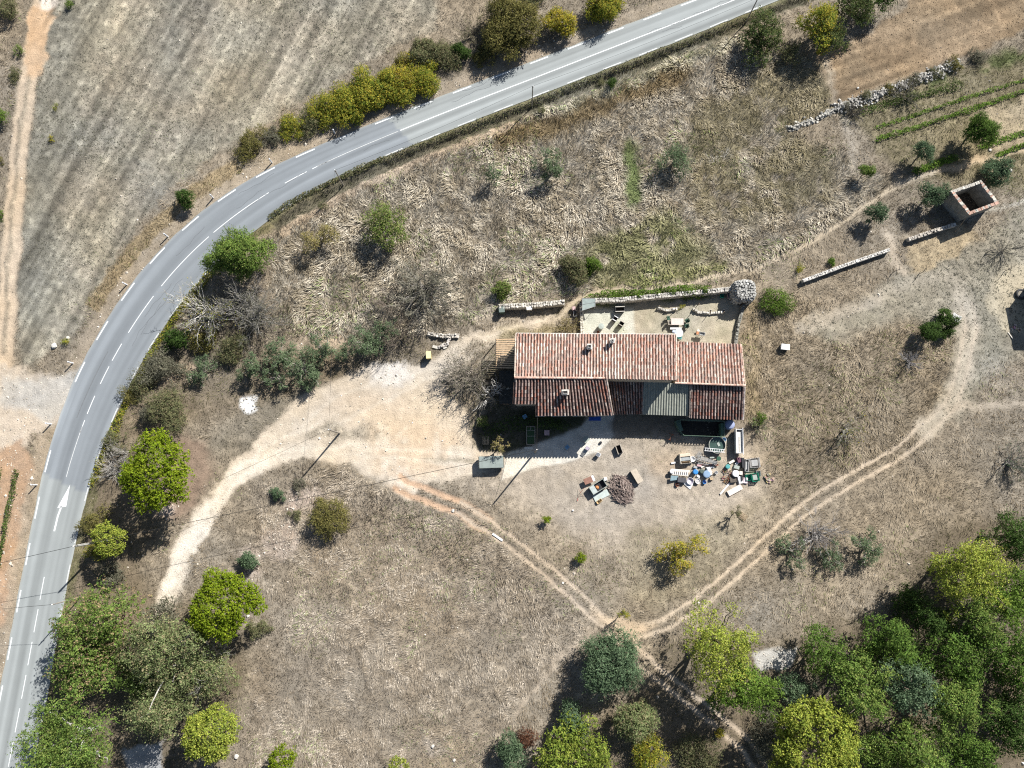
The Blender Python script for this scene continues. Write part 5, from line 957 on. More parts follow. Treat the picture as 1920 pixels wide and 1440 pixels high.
row("vine_row", "green vine row on the orange soil beside the road", "vine row", [(34, 882), (22, 950), (10, 1020), (0, 1066)], .45, .9, 'oak', 1300, "vine rows at the left edge"); row("vine_row", "second vine row cut by the left edge", "vine row", [(2, 880), (-6, 930), (-16, 1000)], .45, .9, 'oak', 800, "vine rows at the left edge")
tufts("roadside_weeds", "green weeds fringing the road's inner edge", None, [(505, 408), (540, 384), (580, 362), (640, 332), (720, 296)], .5, .35, 'dull', 2600, .2, "stuff"); tufts("ditch_weeds", "dark green weeds in the roadside ditch", None, [(720, 300), (850, 248), (1000, 192), (1150, 132), (1300, 74), (1420, 26)], .6, .35, 'dull', 2600, .2, "stuff"); tufts("bend_weeds", "green weeds along the inside of the bend", None, [(395, 512), (345, 572), (300, 640), (262, 708), (236, 760), (205, 830), (172, 910)], .7, .5, 'ygreen', 3400, .2, "stuff")
# ------------------------------------------------------------------ things standing about in the yard and courtyard
WHT = mat("white plastic", (.80, .80, .80), .5, .05); CRM = mat("cream paint", (.74, .69, .60), .7, .1); GRNP = mat("dark green plastic", (.035, .10, .065), .5, .15); BLK = mat("black plastic", (.035, .035, .04), .6, .15)
BLU = mat("bright blue plastic", (.05, .25, .60), .45, .1); LBL = mat("pale blue plastic", (.22, .42, .62), .5, .1); STL = mat("grey steel", (.42, .42, .41), .5, .12, metal=.3); RST = mat("rusty steel", (.26, .10, .06), .9, .3, 6); WOOD_ = mat("bare wood", (.48, .36, .23), .85, .2, 5)
GWD = mat("silvered wood", (.42, .38, .32), .9, .2, 5); SOIL = mat("dark soil", (.07, .055, .04), .95, .3, 8); TERRA = mat("terracotta", (.50, .23, .12), .85, .15); CONCM = mat("pale concrete", (.56, .53, .47), .9, .15, 5); GRYG = mat("grey green sheet", (.36, .40, .36), .5, .12, 2); EMER = mat("emerald crate plastic", (.02, .33, .20), .5, .12); PNK = mat("faded pink", (.55, .38, .38), .7, .12); LILA = mat("lilac grey plastic", (.42, .38, .46), .6, .1); BRN_ = mat("brown leather", (.24, .13, .09), .7, .2)
DKBL = mat("faded navy cloth", (.10, .12, .22), .9, .2); RBL = mat("royal blue mat", (.03, .11, .48), .8, .12); TURQ = mat("turquoise plastic", (.10, .36, .36), .5, .1); YEL = mat("yellow plastic", (.72, .55, .16), .5, .1)
def item(name, label, cat, px, py, deg, parts, group=None, dz=0.0):
    """parts: (name, MB, material[, sub-parts]); one part only makes a single mesh"""
    p = G(px, py, dz); rz = R(deg)
    if len(parts) == 1 and len(parts[0]) == 3:
        return tag(parts[0][1].build(name, parts[0][2], None, p, rz), label, cat, group)
    t = thing(name, label, cat, p, rz, group)
    for q in parts:
        o = q[1].build(q[0], q[2], t)
        for s in (q[3] if len(q) > 3 else ()): s[1].build(s[0], s[2], o)
    return t
def legs(w, d, h, r=.03): return [("leg", MB().cyl((a * w / 2, b_ * d / 2, 0), (a * w / 2, b_ * d / 2, h), r, n=6)) for a in (-1, 1) for b_ in (-1, 1)]
def table(name, label, px, py, deg, w, d, h, m, lm, cat="table", group=None):
    return item(name, label, cat, px, py, deg, [("tabletop", MB().box(0, 0, h - .05, w, d, .05), m)] + [(n_, q, lm) for n_, q in legs(w - .15, d - .15, h - .05)], group)
def chair(label, px, py, deg, m, group=None, name="garden_chair", lm=None):
    s = MB().box(0, 0, .40, .52, .50, .05); bk = MB(); arm = MB()
    for k in range(5): bk.box(-.2 + k * .1, .25, .45, .075, .04, .48)
    bk.box(0, .25, .90, .54, .05, .08)
    ch = [("seat", s, m), ("backrest", bk, m)] + [(n_, q, lm or m) for n_, q in legs(.48, .46, .42, .025)]
    for sg in (-1, 1): ch.append(("armrest", MB().box(sg * .27, 0, .62, .06, .5, .04).box(sg * .27, -.22, .4, .05, .05, .22), m))
    return item(name, label, "chair", px, py, deg, ch, group)
def bin_(label, px, py, deg, w, d, h, m, inner=SOIL, fill=.5, name="planter_box", cat="planter", group=None, rim=None):
    return item(name, label, cat, px, py, deg, [("body", MB().open_box(0, 0, 0, w, d, h, .06), m, [("rim", MB().box(0, -d / 2 + .02, h, w + .06, .10, .05).box(0, d / 2 - .02, h, w + .06, .10, .05), rim or m)]), ("filling", MB().box(0, 0, .02, w - .13, d - .13, h * fill), inner)], group)
def barrel(name, label, px, py, r, h, m, cat="barrel", lid=None, group=None, dz=0, taper=.92):
    ps = [("body", MB().lathe([(r * taper, 0), (r, h * .3), (r, h * .7), (r * .96, h)], n=14), m)]
    ps.append(("lid", MB().lathe([(r * 1.02, h), (r * 1.02, h + .04), (r * .8, h + .07), (.001, h + .075)], n=14), lid or m)); return item(name, label, cat, px, py, 0, ps, group, dz)
def bucket(name, label, px, py, r, h, m, cat="bucket", inner=None, group=None):
    return item(name, label, cat, px, py, 20, [("body", MB().lathe([(r * .75, 0), (r, h), (r * .9, h), (r * .68, .05), (.001, .05)], n=14), m), ("handle", MB().tube([(r * math.cos(t_), 0.02, h + .02 + r * .5 * math.sin(t_)) for t_ in np.linspace(0, math.pi, 7)], .012, 4), STL)] + ([("contents", MB().lathe([(r * .86, h * .75), (.001, h * .78)], n=12), inner)] if inner else []), group)
# courtyard
cp = G(1101, 575); t = thing("net_canopy", "translucent grey green sheet canopy in the courtyard's west corner", "canopy", cp)
M_NET = mat("translucent sheet", (.34, .40, .38), .4, .1, 2)
MB().add([(-.95, -.95, 1.75), (1.0, -.35, 1.7), (1.0, .75, 1.95), (-.95, .75, 2.0)], [(0, 1, 2, 3)]); q = MB(); q.poly([Vector((-.9, -1.0, 1.72)), Vector((1.0, -.35, 1.7)), Vector((1.0, .75, 1.95)), Vector((-.9, .75, 2.0))], .02); q.build("sheet", M_NET, t)
q = MB(); cs_ = [Vector((-.92, -1.02, 1.75)), Vector((1.02, -.37, 1.73)), Vector((1.02, .77, 1.98)), Vector((-.92, .77, 2.03))]; q.tube(cs_ + [cs_[0]], .03, 5); q.tube([(cs_[0] + cs_[3]) / 2, (cs_[1] + cs_[2]) / 2], .02, 5); q.build("frame", STL, t)
for k in cs_: MB().cyl((k.x, k.y, 0), k, .03, n=6).build("post", STL, t)
bin_("large dark trough with pale front rim against the ivy wall", 1161, 582, 2, 1.35, .75, .85, BLK, SOIL, .35, "trough", "planter", "dark planters on the patio", CONCM)
bin_("dark bin with white front rim on the patio, left of a pair", 1152, 600, -32, .62, .62, 1.0, BLK, SOIL, .3, "planter_box", "planter", "dark planters on the patio", WHT); bin_("all dark bin nearer the house on the patio", 1164, 609, -32, .68, .62, .95, BLK, SOIL, .3, "planter_box", "planter", "dark planters on the patio", GWD)
item("water_butt", "grey green rounded water butt near the house wall", "water butt", 1126, 614, 0, [("body", MB().lathe([(.40, 0), (.44, .5), (.42, .9)], n=8), GRYG), ("lid", MB().lathe([(.45, .9), (.45, .95), (.001, 1.0)], n=8), GRYG)])
item("flower_pot", "small orange pot by the house's north eaves", "pot", 1121, 623, 0, [("body", MB().lathe([(.12, 0), (.18, .3), (.15, .3), (.11, .05), (.001, .05)], n=12), mat("orange clay", (.75, .22, .08), .8, .1)), ("soil", MB().lathe([(.15, .24), (.001, .25)], n=12), SOIL)])
item("garden_machine", "small garden machine with pink hood by the patio's outer wall", "garden machine", 1076, 584, 8, [("hood", MB().box(0, .35, .35, .55, .65, .35, taper=.8), PNK), ("body", MB().box(0, -.2, .2, .4, .55, .38), BLK), ("handle", MB().tube([(-.2, -.4, .5), (-.25, -.95, .95), (.25, -.95, .95), (.2, -.4, .5)], .025, 5), STL)] + [("wheel", MB().cyl((s * .26, -.1, .2), (s * .34, -.1, .2), .2, n=12), BLK) for s in (-1, 1)])
item("meter_cabinet", "dark green meter cabinet at the outer wall's west end", "cabinet", 941, 584, 4, [("body", MB().box(0, 0, 0, .75, .75, 1.25), mat("cabinet green", (.06, .11, .09), .6, .1)), ("door", MB().box(0, -.40, .1, .65, .04, 1.05), mat("cabinet door", (.09, .15, .12), .6, .1)), ("roof", MB().box(0, 0, 1.25, .85, .85, .06), mat("cabinet roof", (.16, .20, .18), .6, .1))])
item("letter_box", "white box fixed before the pale topped wall", "box", 992, 581, 4, [("body", MB().box(0, 0, .0, .75, .42, 1.15), CONCM), ("lid", MB().box(0, 0, 1.15, .82, .5, .05), WHT)])
table("garden_table", "pinkish stone topped table in the courtyard", 1268, 605, 0, 1.85, 1.0, .75, mat("pinkish stone top", (.62, .54, .49), .7, .1), GWD); table("garden_bench", "narrow white bench between the two courtyard tables", 1266, 617, 0, 1.7, .28, .45, WHT, GWD, "bench")
item("plastic_table", "round white plastic table crowding the eaves", "table", 1271, 626, 0, [("tabletop", MB().lathe([(.62, .68), (.64, .72), (.001, .73)], n=20), WHT), ("cloth", MB().poly([Vector((-1.0, .1, .75)), Vector((-.3, .0, .75)), Vector((-.25, .4, .75)), Vector((-.9, .45, .75))], .015), mat("pale blue cloth", (.5, .56, .75), .8, .1))] + [(n_, q, WHT) for n_, q in legs(.7, .7, .68)])
GC = "green garden chairs round the courtyard tables"
chair("dark green chair at the courtyard table's west end", 1252, 598, 100, GRNP, GC); chair("green chair at the stone table's upper east corner", 1287, 603, -70, GRNP, GC); chair("green chair at the stone table's lower east corner", 1286, 613, -75, GRNP, GC); chair("teal chair tucked under the eaves by the white table", 1273, 634, 160, TURQ, GC); chair("weathered grey chair beside the dark green west one", 1254, 607, 95, GWD, GC)
item("barbecue", "grey barbecue standing in the courtyard near the eaves", "barbecue", 1314, 628, -8, [("firebox", MB().open_box(0, 0, .65, .8, .5, .3, .05), STL), ("shelf", MB().box(-.65, .05, .75, .4, .45, .04), TERRA)] + [(n_, q, STL) for n_, q in legs(.7, .4, .65)])
item("stool", "small cream stool beside the grey barbecue", "stool", 1308, 621, 0, [("seat", MB().lathe([(.2, .42), (.2, .46), (.001, .47)], n=12), CRM), ("stand", MB().lathe([(.15, 0), (.07, .2), (.14, .42)], n=10), CRM)])
def crate(label, px, py, deg, w, d, h, m, group=None, name="crate", dz=0.0, fill=None):
    sl = MB()
    for k in range(3):
        z = h * (.05 + .33 * k)
        for a, b_, ww, dd in ((0, -d / 2, w, .025), (0, d / 2, w, .025), (-w / 2, 0, .025, d), (w / 2, 0, .025, d)): sl.box(a, b_, z, ww, dd, h * .24)
    for a in (-1, 1):
        for b_ in (-1, 1): sl.box(a * (w / 2 - .02), b_ * (d / 2 - .02), 0, .05, .05, h)
    fl = MB()
    for k in range(5): fl.box(-w / 2 + w * (k + .5) / 5, 0, .02, w / 5 * .75, d - .04, .025)
    return item(name, label, "crate", px, py, deg, [("sides", sl, m), ("bottom", fl, m)] + ([("contents", MB().box(0, 0, .05, w * .86, d * .8, h * .6, taper=.8), fill)] if fill else []), group, dz)
crate("pinkish double crate in the tower's shadow", 1370, 556, 2, 1.0, .6, .45, PNK); crate("green crate against the wall beside the tower", 1353, 556, 2, .5, .4, .4, EMER)
for px, py, lb in ((1331, 584, "cream pot on the white stone line's middle"), (1356, 584, "cream pot at the white stone line's east end")): item("flower_pot", lb, "pot", px, py, 0, [("body", MB().lathe([(.14, 0), (.22, .38), (.18, .38), (.13, .06), (.001, .06)], n=12), CRM), ("soil", MB().lathe([(.19, .32), (.001, .33)], n=12), SOIL)])
for px, py, h, lb in ((1265, 582, .9, "thin stake beside the agave"), (1299, 583, 1.35, "thin stake at the white stone line's west end"), (1329, 588, 1.3, "thin stake before the middle cream pot"), (1354, 588, 1.15, "thin stake before the eastern cream pot"), (1308, 572, 1.0, "thin stake inside the courtyard bed"), (1234, 576, .9, "thin stake at the curved border's west end")):
    tag(MB().cyl((0, 0, -.1), (.03, .02, h), .055, .04, 6).build("stake", M_TIMB, None, G(px, py)), lb, "stake", "garden stakes in the courtyard")
# terrace and garden before the south front
tag(MB().poly([Vector((-.9, -.42, .03)), Vector((.9, -.42, .03)), Vector((.9, .42, .03)), Vector((-.9, .42, .03))], .02).build("door_mat", RBL, None, G(1115, 783.5)), "royal blue mat on the terrace under the eaves", "mat")
item("folding_table", "small pale garden table at the edge of the terrace shade", "table", 1098, 824, 40, [("tabletop", MB().box(0, 0, .66, .85, .75, .04), GRYG)] + [(n_, q, STL) for n_, q in legs(.7, .6, .66)])
chair("pale blue chair in the shade on the terrace", 1063, 839, 40, LBL); chair("slatted lilac chair on the sunny terrace", 1101, 841, 150, LILA); chair("white chair on the grass just off the terrace", 1121, 853, -30, WHT)
item("flower_pot", "small dark ball shaped pot on the sunny terrace", "pot", 1126, 830, 0, [("body", MB().lathe([(.1, 0), (.2, .12), (.2, .26), (.13, .34)], n=12), BLK), ("soil", MB().lathe([(.13, .33), (.001, .34)], n=12), SOIL)])
bin_("black trough with whitish inner rim on the yard grass", 1160, 843, -72, 1.25, .75, .6, BLK, SOIL, .25, "trough", "planter", None, GWD)
chair("pale chair half in the dark kitchen garden", 984, 782, 30, LBL); table("side_table", "pinkish square table in the kitchen garden's shade", 1025, 812, 0, .75, .75, .6, PNK, GWD)
cf = MB(); 
for a, b_ in (((-.62, -1.35), (-.62, 1.35)), ((.62, -1.35), (.62, 1.35)), ((-.62, -1.35), (.62, -1.35)), ((-.62, 1.35), (.62, 1.35)), ((-.62, .75), (.62, .75)), ((0, .75), (0, 1.35)), ((-.62, -.1), (.62, -.1))): cf.tube([(a[0], a[1], .7), (b_[0], b_[1], .7)], .035, 5)
item("cold_frame", "timber framed cold frame in the shaded kitchen garden", "cold frame", 995, 817, 0, [("frame", cf, GWD), ("bed", MB().open_box(0, 0, 0, 1.2, 2.6, .35, .06), M_TIMB), ("planting", MB().box(0, 0, .05, 1.05, 2.4, .28), mat("seedlings", (.06, .11, .05), .9, .4, 12))])
tag(MB().box(0, 0, .02, 1.2, .32, .08).build("plank", CRM, None, G(991, 840), R(4)), "cream plank by the cold frame's lower end", "plank")
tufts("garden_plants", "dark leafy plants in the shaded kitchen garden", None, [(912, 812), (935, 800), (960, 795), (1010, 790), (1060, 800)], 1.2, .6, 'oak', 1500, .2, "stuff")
def pallet(label, px, py, deg, tilt=0.0):
    s, b_ = MB(), MB()
    for k in range(5): s.box(0, -.42 + k * .21, .10, 1.2, .12, .025)
    for k in range(3): b_.box(-.53 + k * .53, 0, 0, .10, .95, .10)
    o = item("pallet", label, "pallet", px, py, deg, [("deck_boards", s, WOOD_), ("bearers", b_, WOOD_)], "wooden pallets"); o.rotation_euler.x = tilt; o.location.z += .5 * abs(math.sin(tilt)); return o
pallet("grey pallet in the shade beside the oleander", 911, 826, 90); pallet("pale pallet leaning by the sapling in the yard grass", 1392, 968, -38, R(18))
tr = item("trailer", "grey green covered trailer parked at the end of the driveway", "trailer", 921, 867, 2, [("body", MB().box(0, 0, .45, 3.5, 1.65, .55), mat("trailer side", (.16, .20, .18), .6, .1)), ("cover", MB().box(0, 0, 1.0, 3.62, 1.78, .35, taper=.93), mat("trailer cover", (.27, .31, .29), .45, .08, 2)), ("tow_bar", MB().tube([(-1.7, 0, .5), (-2.2, 0, .45)], .04, 6), STL), ("tailgate", MB().box(1.80, 0, .45, .07, 1.6, .7), mat("tailgate", (.12, .14, .13), .6, .1))] + [("wheel", MB().cyl((.1, s * .78, .3), (.1, s * .95, .3), .3, n=16), BLK, [("hub", MB().cyl((.1, s * .955, .3), (.1, s * .97, .3), .15, n=10), STL)]) for s in (-1, 1)])
# the driveway's side
item("yellow_bin", "pale yellow wheeled bin at the driveway's top", "bin", 805, 668, 4, [("body", MB().box(0, 0, .08, .62, .95, 1.05, taper=1.1), mat("pale yellow plastic", (.74, .60, .24), .5, .08)), ("lid", MB().box(0, 0, 1.13, .74, 1.12, .10, taper=.95), mat("pale yellow lid", (.84, .74, .38), .5, .08))] + [("wheel", MB().cyl((s * .3, .5, .1), (s * .36, .5, .1), .1, n=10), BLK) for s in (-1, 1)])
for px, py, w, d, deg, lb in ((817, 651, 1.0, .45, -14, "flat pale slab nearest the yellow bin"), (833, 649, .55, .9, 25, "flat pale slab standing askew by the stone spill")): tag(MB().box(0, 0, 0, w, d, .18, taper=.95).build("stone_slab", CONCM, None, G(px, py), R(deg)), lb, "stone slab")
stone_wall("stone_spill", "line of fallen pale stones beside the driveway's top", [(802, 626), (830, 631), (860, 630)], .6, .35, (.62, .57, .50), None, .2, "stone row"); stone_wall("stone_spill", "curved spill of stones around the pale slabs", [(822, 652), (838, 646), (842, 638)], .35, .2, (.60, .55, .50), None, .2, "stone row")
tag(MB().box(0, 0, .02, 1.75, .28, .09).build("plank", WHT, None, G(933, 1007), R(-34)), "white plank lying beside the cart track", "plank")
# rust saw-horse, dark pen, water tank, white tank
sh_ = MB()
for s in (-1, 1):
    for k in (-1, 1): sh_.tube([(s * .45, k * .35, 0), (s * .45, -k * .12, 1.0)], .035, 5)
sh_.tube([(-.5, 0, .7), (.5, 0, .7)], .03, 5)
for px_ in (1256,): item("saw_horse", "rusty crossed saw-horse at the shade's edge", "saw-horse", px_, 820, 60, [("trestle", sh_, RST)])
pn = MB(); W_, D_, Hh = 6.4, 2.3, 1.3
for z in (.1, .7, Hh): pn.tube([(-W_ / 2 + .5, -D_ / 2, z), (W_ / 2, -D_ / 2, z), (W_ / 2, D_ / 2, z), (-W_ / 2, D_ / 2, z), (-W_ / 2, -D_ / 2 + .6, z), (-W_ / 2 + .5, -D_ / 2, z)], .03, 5)
for k in range(14): pn.cyl((-W_ / 2 + .5 + k * (W_ - .5) / 13, -D_ / 2, 0), (-W_ / 2 + .5 + k * (W_ - .5) / 13, -D_ / 2, Hh), .014, n=4)
item("dog_pen", "green tube framed pen in the shade under the east eaves", "pen", 1313, 804, -2, [("bars", pn, mat("pen green", (.16, .24, .18), .6, .1)), ("ground_sheet", MB().box(0, 0, .01, W_ - .3, D_ - .2, .02), mat("pen shade", (.04, .035, .03), .9, .3)), ("side_panel", MB().box(-W_ / 2 - .1, .25, .0, .6, 1.7, 1.1, .35), mat("pen panel", (.10, .16, .12), .6, .1)), ("door", MB().box(W_ / 2 - .3, -.1, 0, .4, D_ * .8, 1.2), mat("pen panel b", (.08, .15, .10), .6, .1))])  # near-black sheet paints the eaves' shade onto the pen floor
item("water_butt", "blue grey dome lidded tank under the eaves' east corner", "tank", 1365, 797, 0, [("body", MB().lathe([(.72, 0), (.74, .7), (.7, .95)], n=18), mat("blue grey tank", (.22, .26, .40), .6, .1)), ("lid", MB().lathe([(.72, .95), (.55, 1.1), (.25, 1.18), (.001, 1.2)], n=18), mat("blue grey lid", (.30, .34, .50), .6, .1))])
item("water_tank", "round dark green water tank under the white ladder", "water tank", 1342, 835, 0, [("wall", MB().lathe([(1.2, 0), (1.22, .8), (1.16, .8), (1.15, .1)], n=32), mat("tank side", (.22, .27, .25), .6, .1)), ("water", MB().lathe([(1.15, .55), (.001, .56)], n=32), mat("still green water", (.06, .10, .085), .08, .15, 1.5, spec=.6)), ("rim", MB().tube([(1.2 * math.cos(a), 1.2 * math.sin(a), .82) for a in np.linspace(0, 2 * math.pi, 33)], .035, 5), CONCM), ("cover_slab", MB().box(.25, .12, .60, .35, .55, .02, .4), GRYG)])
def ladder(label, px, py, deg, L, w, m, dz, nr=9, group="ladders in the junk heaps"):
    rl, rg = MB(), MB()
    for s in (-1, 1): rl.box(0, s * w / 2, 0, L, .07, .06)
    for k in range(nr): rg.box(-L / 2 + L * (k + .5) / nr, 0, .01, .06, w - .08, .04)
    return item("ladder", label, "ladder", px, py, deg, [("rails", rl, m), ("rungs", rg, m)], group, dz)
ladder("white ladder laid across the round water tank", 1340, 844, -5, 2.95, .40, WHT, .86)
item("white_tank", "long white open topped tank casting a broad shadow", "tank", 1382, 828, -1, [("body", MB().open_box(0, 0, .35, .95, 3.5, .85, .07), WHT), ("inner_floor", MB().box(0, -.15, .95, .8, 3.0, .04), mat("tank floor", (.62, .61, .58), .8, .1)), ("channel", MB().box(.05, -.4, 1.0, .16, 2.1, .04), CONCM), ("rail", MB().box(.50, 0, 1.2, .07, 3.9, .09), WHT), ("rail", MB().box(-.50, .1, 1.2, .07, 3.7, .09), CRM)] + [(n_, q, STL) for n_, q in legs(.8, 3.0, .35, .05)])
bucket("bucket", "light blue bucket between the round tank and the white one", 1357, 824, .30, .36, LBL); tag(MB().box(0, 0, 0, .2, .9, .08).box(.3, .2, 0, .12, .7, .06).build("plank", GWD, None, G(1361, 828), R(-15)), "short grey planks beside the light blue bucket", "plank")
# sofa-like chest, workbench, wash trough, branch heap
item("chest", "tan topped chest with a dark open side by the branch heap", "chest", 1192, 893, -60, [("body", MB().box(0, 0, 0, 2.0, .85, .75), mat("dark green chest side", (.05, .07, .06), .7, .2)), ("lid", MB().box(0, .06, .75, 2.1, .95, .06), mat("tan board", (.52, .45, .36), .85, .1, 4))])
item("steel_trough", "grey steel wash trough holding an orange pot", "trough", 1118, 914, 32, [("body", MB().open_box(.2, 0, .35, 2.4, 1.25, .6, .06), GRYG), ("inside", MB().box(.55, 0, .38, 1.5, 1.1, .04), BLK), ("drainer", MB().box(-.6, 0, .88, .75, 1.15, .05), mat("galvanised", (.45, .50, .48), .5, .1))] + [(n_, q, STL) for n_, q in legs(2.0, 1.0, .35, .04)])
item("pot", "orange glazed pot inside the steel trough", "pot", 1119, 914, 0, [("body", MB().lathe([(.12, 0), (.26, .15), (.27, .3), (.2, .38)], n=14), mat("orange glaze", (.55, .20, .06), .4, .1)), ("lid", MB().lathe([(.21, .38), (.12, .45), (.001, .47)], n=14), mat("orange glaze lid", (.62, .26, .10), .4, .1))], dz=.42)
tag(MB().box(0, 0, .03, 2.3, .95, .07).build("board", mat("pale green board", (.48, .54, .51), .6, .1), None, G(1127, 929), R(26)), "pale green grey board propped below the steel trough", "board")
item("old_stool", "brown topped metal legged table above the steel trough", "table", 1102, 901, 22, [("tabletop", MB().box(0, 0, .62, 1.25, .85, .05), mat("brown vinyl", (.28, .15, .11), .7, .15)), ("end_pad", MB().box(.8, .02, .63, .34, .85, .05), WHT)] + [(n_, q, RST) for n_, q in legs(.9, .6, .62, .025)])
item("wooden_box", "yellowish open wooden box beside the pale board", "box", 1123, 940, 35, [("body", MB().open_box(0, 0, 0, .85, .45, .3, .04), mat("yellow pine", (.62, .45, .24), .8, .12)), ("divider", MB().box(.1, 0, .04, .04, .38, .24), WOOD_)])
item("wheelbarrow_frame", "thin rusty frame with a red handle in the grass", "frame", 1090, 925, 55, [("bars", MB().tube([(-.9, 0, .1), (0, .2, .5), (.9, .1, .15)], .02, 5).tube([(-.2, -.4, .05), (0, .2, .5), (.3, .7, .1)], .02, 5), RST), ("handle", MB().tube([(-.9, 0, .1), (-1.25, -.15, .12)], .03, 5), mat("red grip", (.55, .06, .06), .6, .1))])
tag(MB().box(0, 0, 0, .48, .5, .28, taper=.9).build("stone_block", WHT, None, G(1135, 898), R(15)), "white block at the branch heap's upper corner", "block"); tag(MB().lathe([(.1, 0), (.14, .1), (.09, .2), (.001, .22)], n=8).build("white_jug", WHT, None, G(1074, 957)), "tiny white jug alone on the worn grass", "jug")
hp = MB(); r = np.random.default_rng(12); hc_ = G(1165, 918)
def stick(k):
    a, d = r.uniform(0, 6.28), 1.95 * math.sqrt(r.random()); x, y = math.cos(a) * d * .85, math.sin(a) * d * 1.0 - .18 * x_skew(d, a)
    z = .08 + .8 * max(0, 1 - d / 2.2) * r.uniform(.2, 1); L = r.uniform(.45, 1.3); t_ = r.normal(-.95, .6); g = r.uniform(.6, 1.25)
    hp.col = (.30 * g, .235 * g, .205 * g) if r.random() < .8 else (.42 * g, .34 * g, .30 * g)
    w = Vector((math.cos(t_) * L / 2, math.sin(t_) * L / 2, r.normal(0, .1))); c_ = Vector((x, y, z)); hp.tube([c_ - w, c_ + w * .2 + Vector((r.normal(0, .05), r.normal(0, .05), .03)), c_ + w], r.uniform(.03, .065), 5, .022)
def x_skew(d, a): return d * math.cos(a)
for k in range(420): stick(k)
tag(hp.build("branch_heap", M_TWIG, None, hc_, 0, True), "big heap of cut branches on the yard grass", "branch heap")
# junk heap by the water tank, west part
item("cabinet", "whitish tan cabinet lying open at the junk heap's top left", "cabinet", 1283, 860, 6, [("body", MB().open_box(0, 0, 0, 1.55, 1.45, .75, .06), CRM), ("panel", MB().box(0, .5, .75, 1.5, .42, .05), mat("tan panel", (.66, .55, .42), .7, .1)), ("shelf", MB().box(0, -.05, .62, 1.5, .5, .05), mat("grey shelf", (.34, .36, .36), .6, .15)), ("drawer", MB().open_box(-.05, -.55, .4, 1.2, .3, .35, .04), WOOD_)])
item("basin", "round lilac white basin beside the open cabinet", "basin", 1297, 861, 0, [("bowl", MB().lathe([(.2, .3), (.42, .55), (.38, .55), (.18, .36), (.001, .35)], n=16), WHT), ("foot", MB().lathe([(.22, 0), (.14, .3)], n=12), LILA)])
def bars(name, label, px, py, deg, L, n, m, sp=.16, dz=0.0, r_=.03, cat="scaffold parts"):
    ps = []
    for k in range(n): ps.append(("bar", MB().tube([(-L / 2 + .1 * (k % 3), (k - n / 2) * sp, .1 + .08 * (k % 2)), (L / 2 - .12 * (k % 2), (k - n / 2) * sp * .7, .12 + .05 * (k % 3))], r_, 5), m))
    ps.append(("clamp", MB().box(-L * .3, 0, .05, .07, n * sp, .22), m)); return item(name, label, cat, px, py, deg, ps, None, dz)
bars("scaffold_frame", "bundle of grey scaffold bars fanning across the junk heap", 1325, 862, -18, 3.1, 5, STL, .14, .45, .045); bars("scaffold_frame", "tangle of grey metal struts right of the open cabinet", 1307, 855, 55, 1.6, 5, STL, .14, .3); ladder("grey metal ladder half under the scaffold bars", 1325, 868, -6, 2.6, .42, STL, .35, 8)
item("round_stool", "round dark green stool seat behind the scaffold bars", "stool", 1346, 860, 0, [("seat", MB().lathe([(.33, .5), (.33, .56), (.001, .57)], n=16), GRNP), ("stand", MB().lathe([(.22, 0), (.08, .25), (.14, .5)], n=10), STL)])
tag(MB().box(0, -.09, 0, 2.9, .05, .18).box(0, .09, 0, 2.9, .05, .18).box(0, 0, .06, 2.9, .18, .05).build("steel_channel", RST, None, G(1328, 871, .15), R(-2)), "long rust red steel channel below the scaffold bars", "steel beam")
cr = MB(); 
for k in range(8): cr.box(-1.0 + k * .29, -.12, .45, .16, .42, .05)
item("slatted_bed", "cream slatted bed frame on the junk heap's left", "bed frame", 1274, 886, -5, [("frame", MB().box(0, .28, .4, 2.7, .34, .12).box(0, -.40, .42, 2.5, .09, .1), CRM), ("slats", cr, WHT)] + [(n_, q, GWD) for n_, q in legs(2.3, .6, .4, .035)])
tag(MB().lathe([(.3, .25), (.34, .32), (.3, .42), (.001, .45)], n=12).build("cushion", WHT, None, G(1259, 884, .35)), "round white cushion on the slatted bed's left end", "cushion")
barrel("barrel", "bright blue barrel in the middle of the junk heap", 1302, 885, .36, .75, BLU, group="barrels and drums in the junk heap"); barrel("barrel", "large grey blue drum right of the bright blue barrel", 1323, 889, .52, .75, mat("grey blue drum", (.25, .36, .50), .5, .08), group="barrels and drums in the junk heap"); barrel("barrel", "dark green drum between the two blue ones", 1315, 884, .33, .5, GRNP, lid=mat("drum top", (.10, .13, .11), .5, .1), group="barrels and drums in the junk heap")
tag(MB().box(0, 0, 0, .62, 1.35, .55, taper=.75).build("white_appliance", WHT, None, G(1329, 884), R(14)), "white sheet metal appliance leaning on the grey blue drum", "appliance")
bucket("bucket", "small white bucket standing clear on the heap's right", 1342, 886, .24, .34, WHT); bucket("pot", "white cooking pot at the heap's lower middle", 1307, 902, .40, .45, WHT, "pot", mat("pot contents", (.55, .53, .52), .8, .15)); bucket("bucket", "bright blue bucket at the heap's lower right", 1320, 904, .28, .34, BLU); bucket("bucket", "rusty bucket lying below the slatted bed", 1269, 909, .28, .32, RST)
item("washing_bowl", "lilac grey bowl on a white sheet", "bowl", 1293, 902, 0, [("bowl", MB().lathe([(.3, .06), (.52, .34), (.48, .34), (.26, .1), (.001, .1)], n=18), LILA)]+[("rim", MB().tube([(.5 * math.cos(a), .5 * math.sin(a), .35) for a in np.linspace(0, 6.2832, 19)], .025, 5), WHT)]); tag(MB().poly([Vector((-.75, .2, .07)), Vector((.25, -.75, .07)), Vector((.8, .1, .07)), Vector((.1, .7, .07))], .05).build("white_sheet", WHT, None, G(1290, 908)), "white sheet spread under the lilac bowl", "sheet")
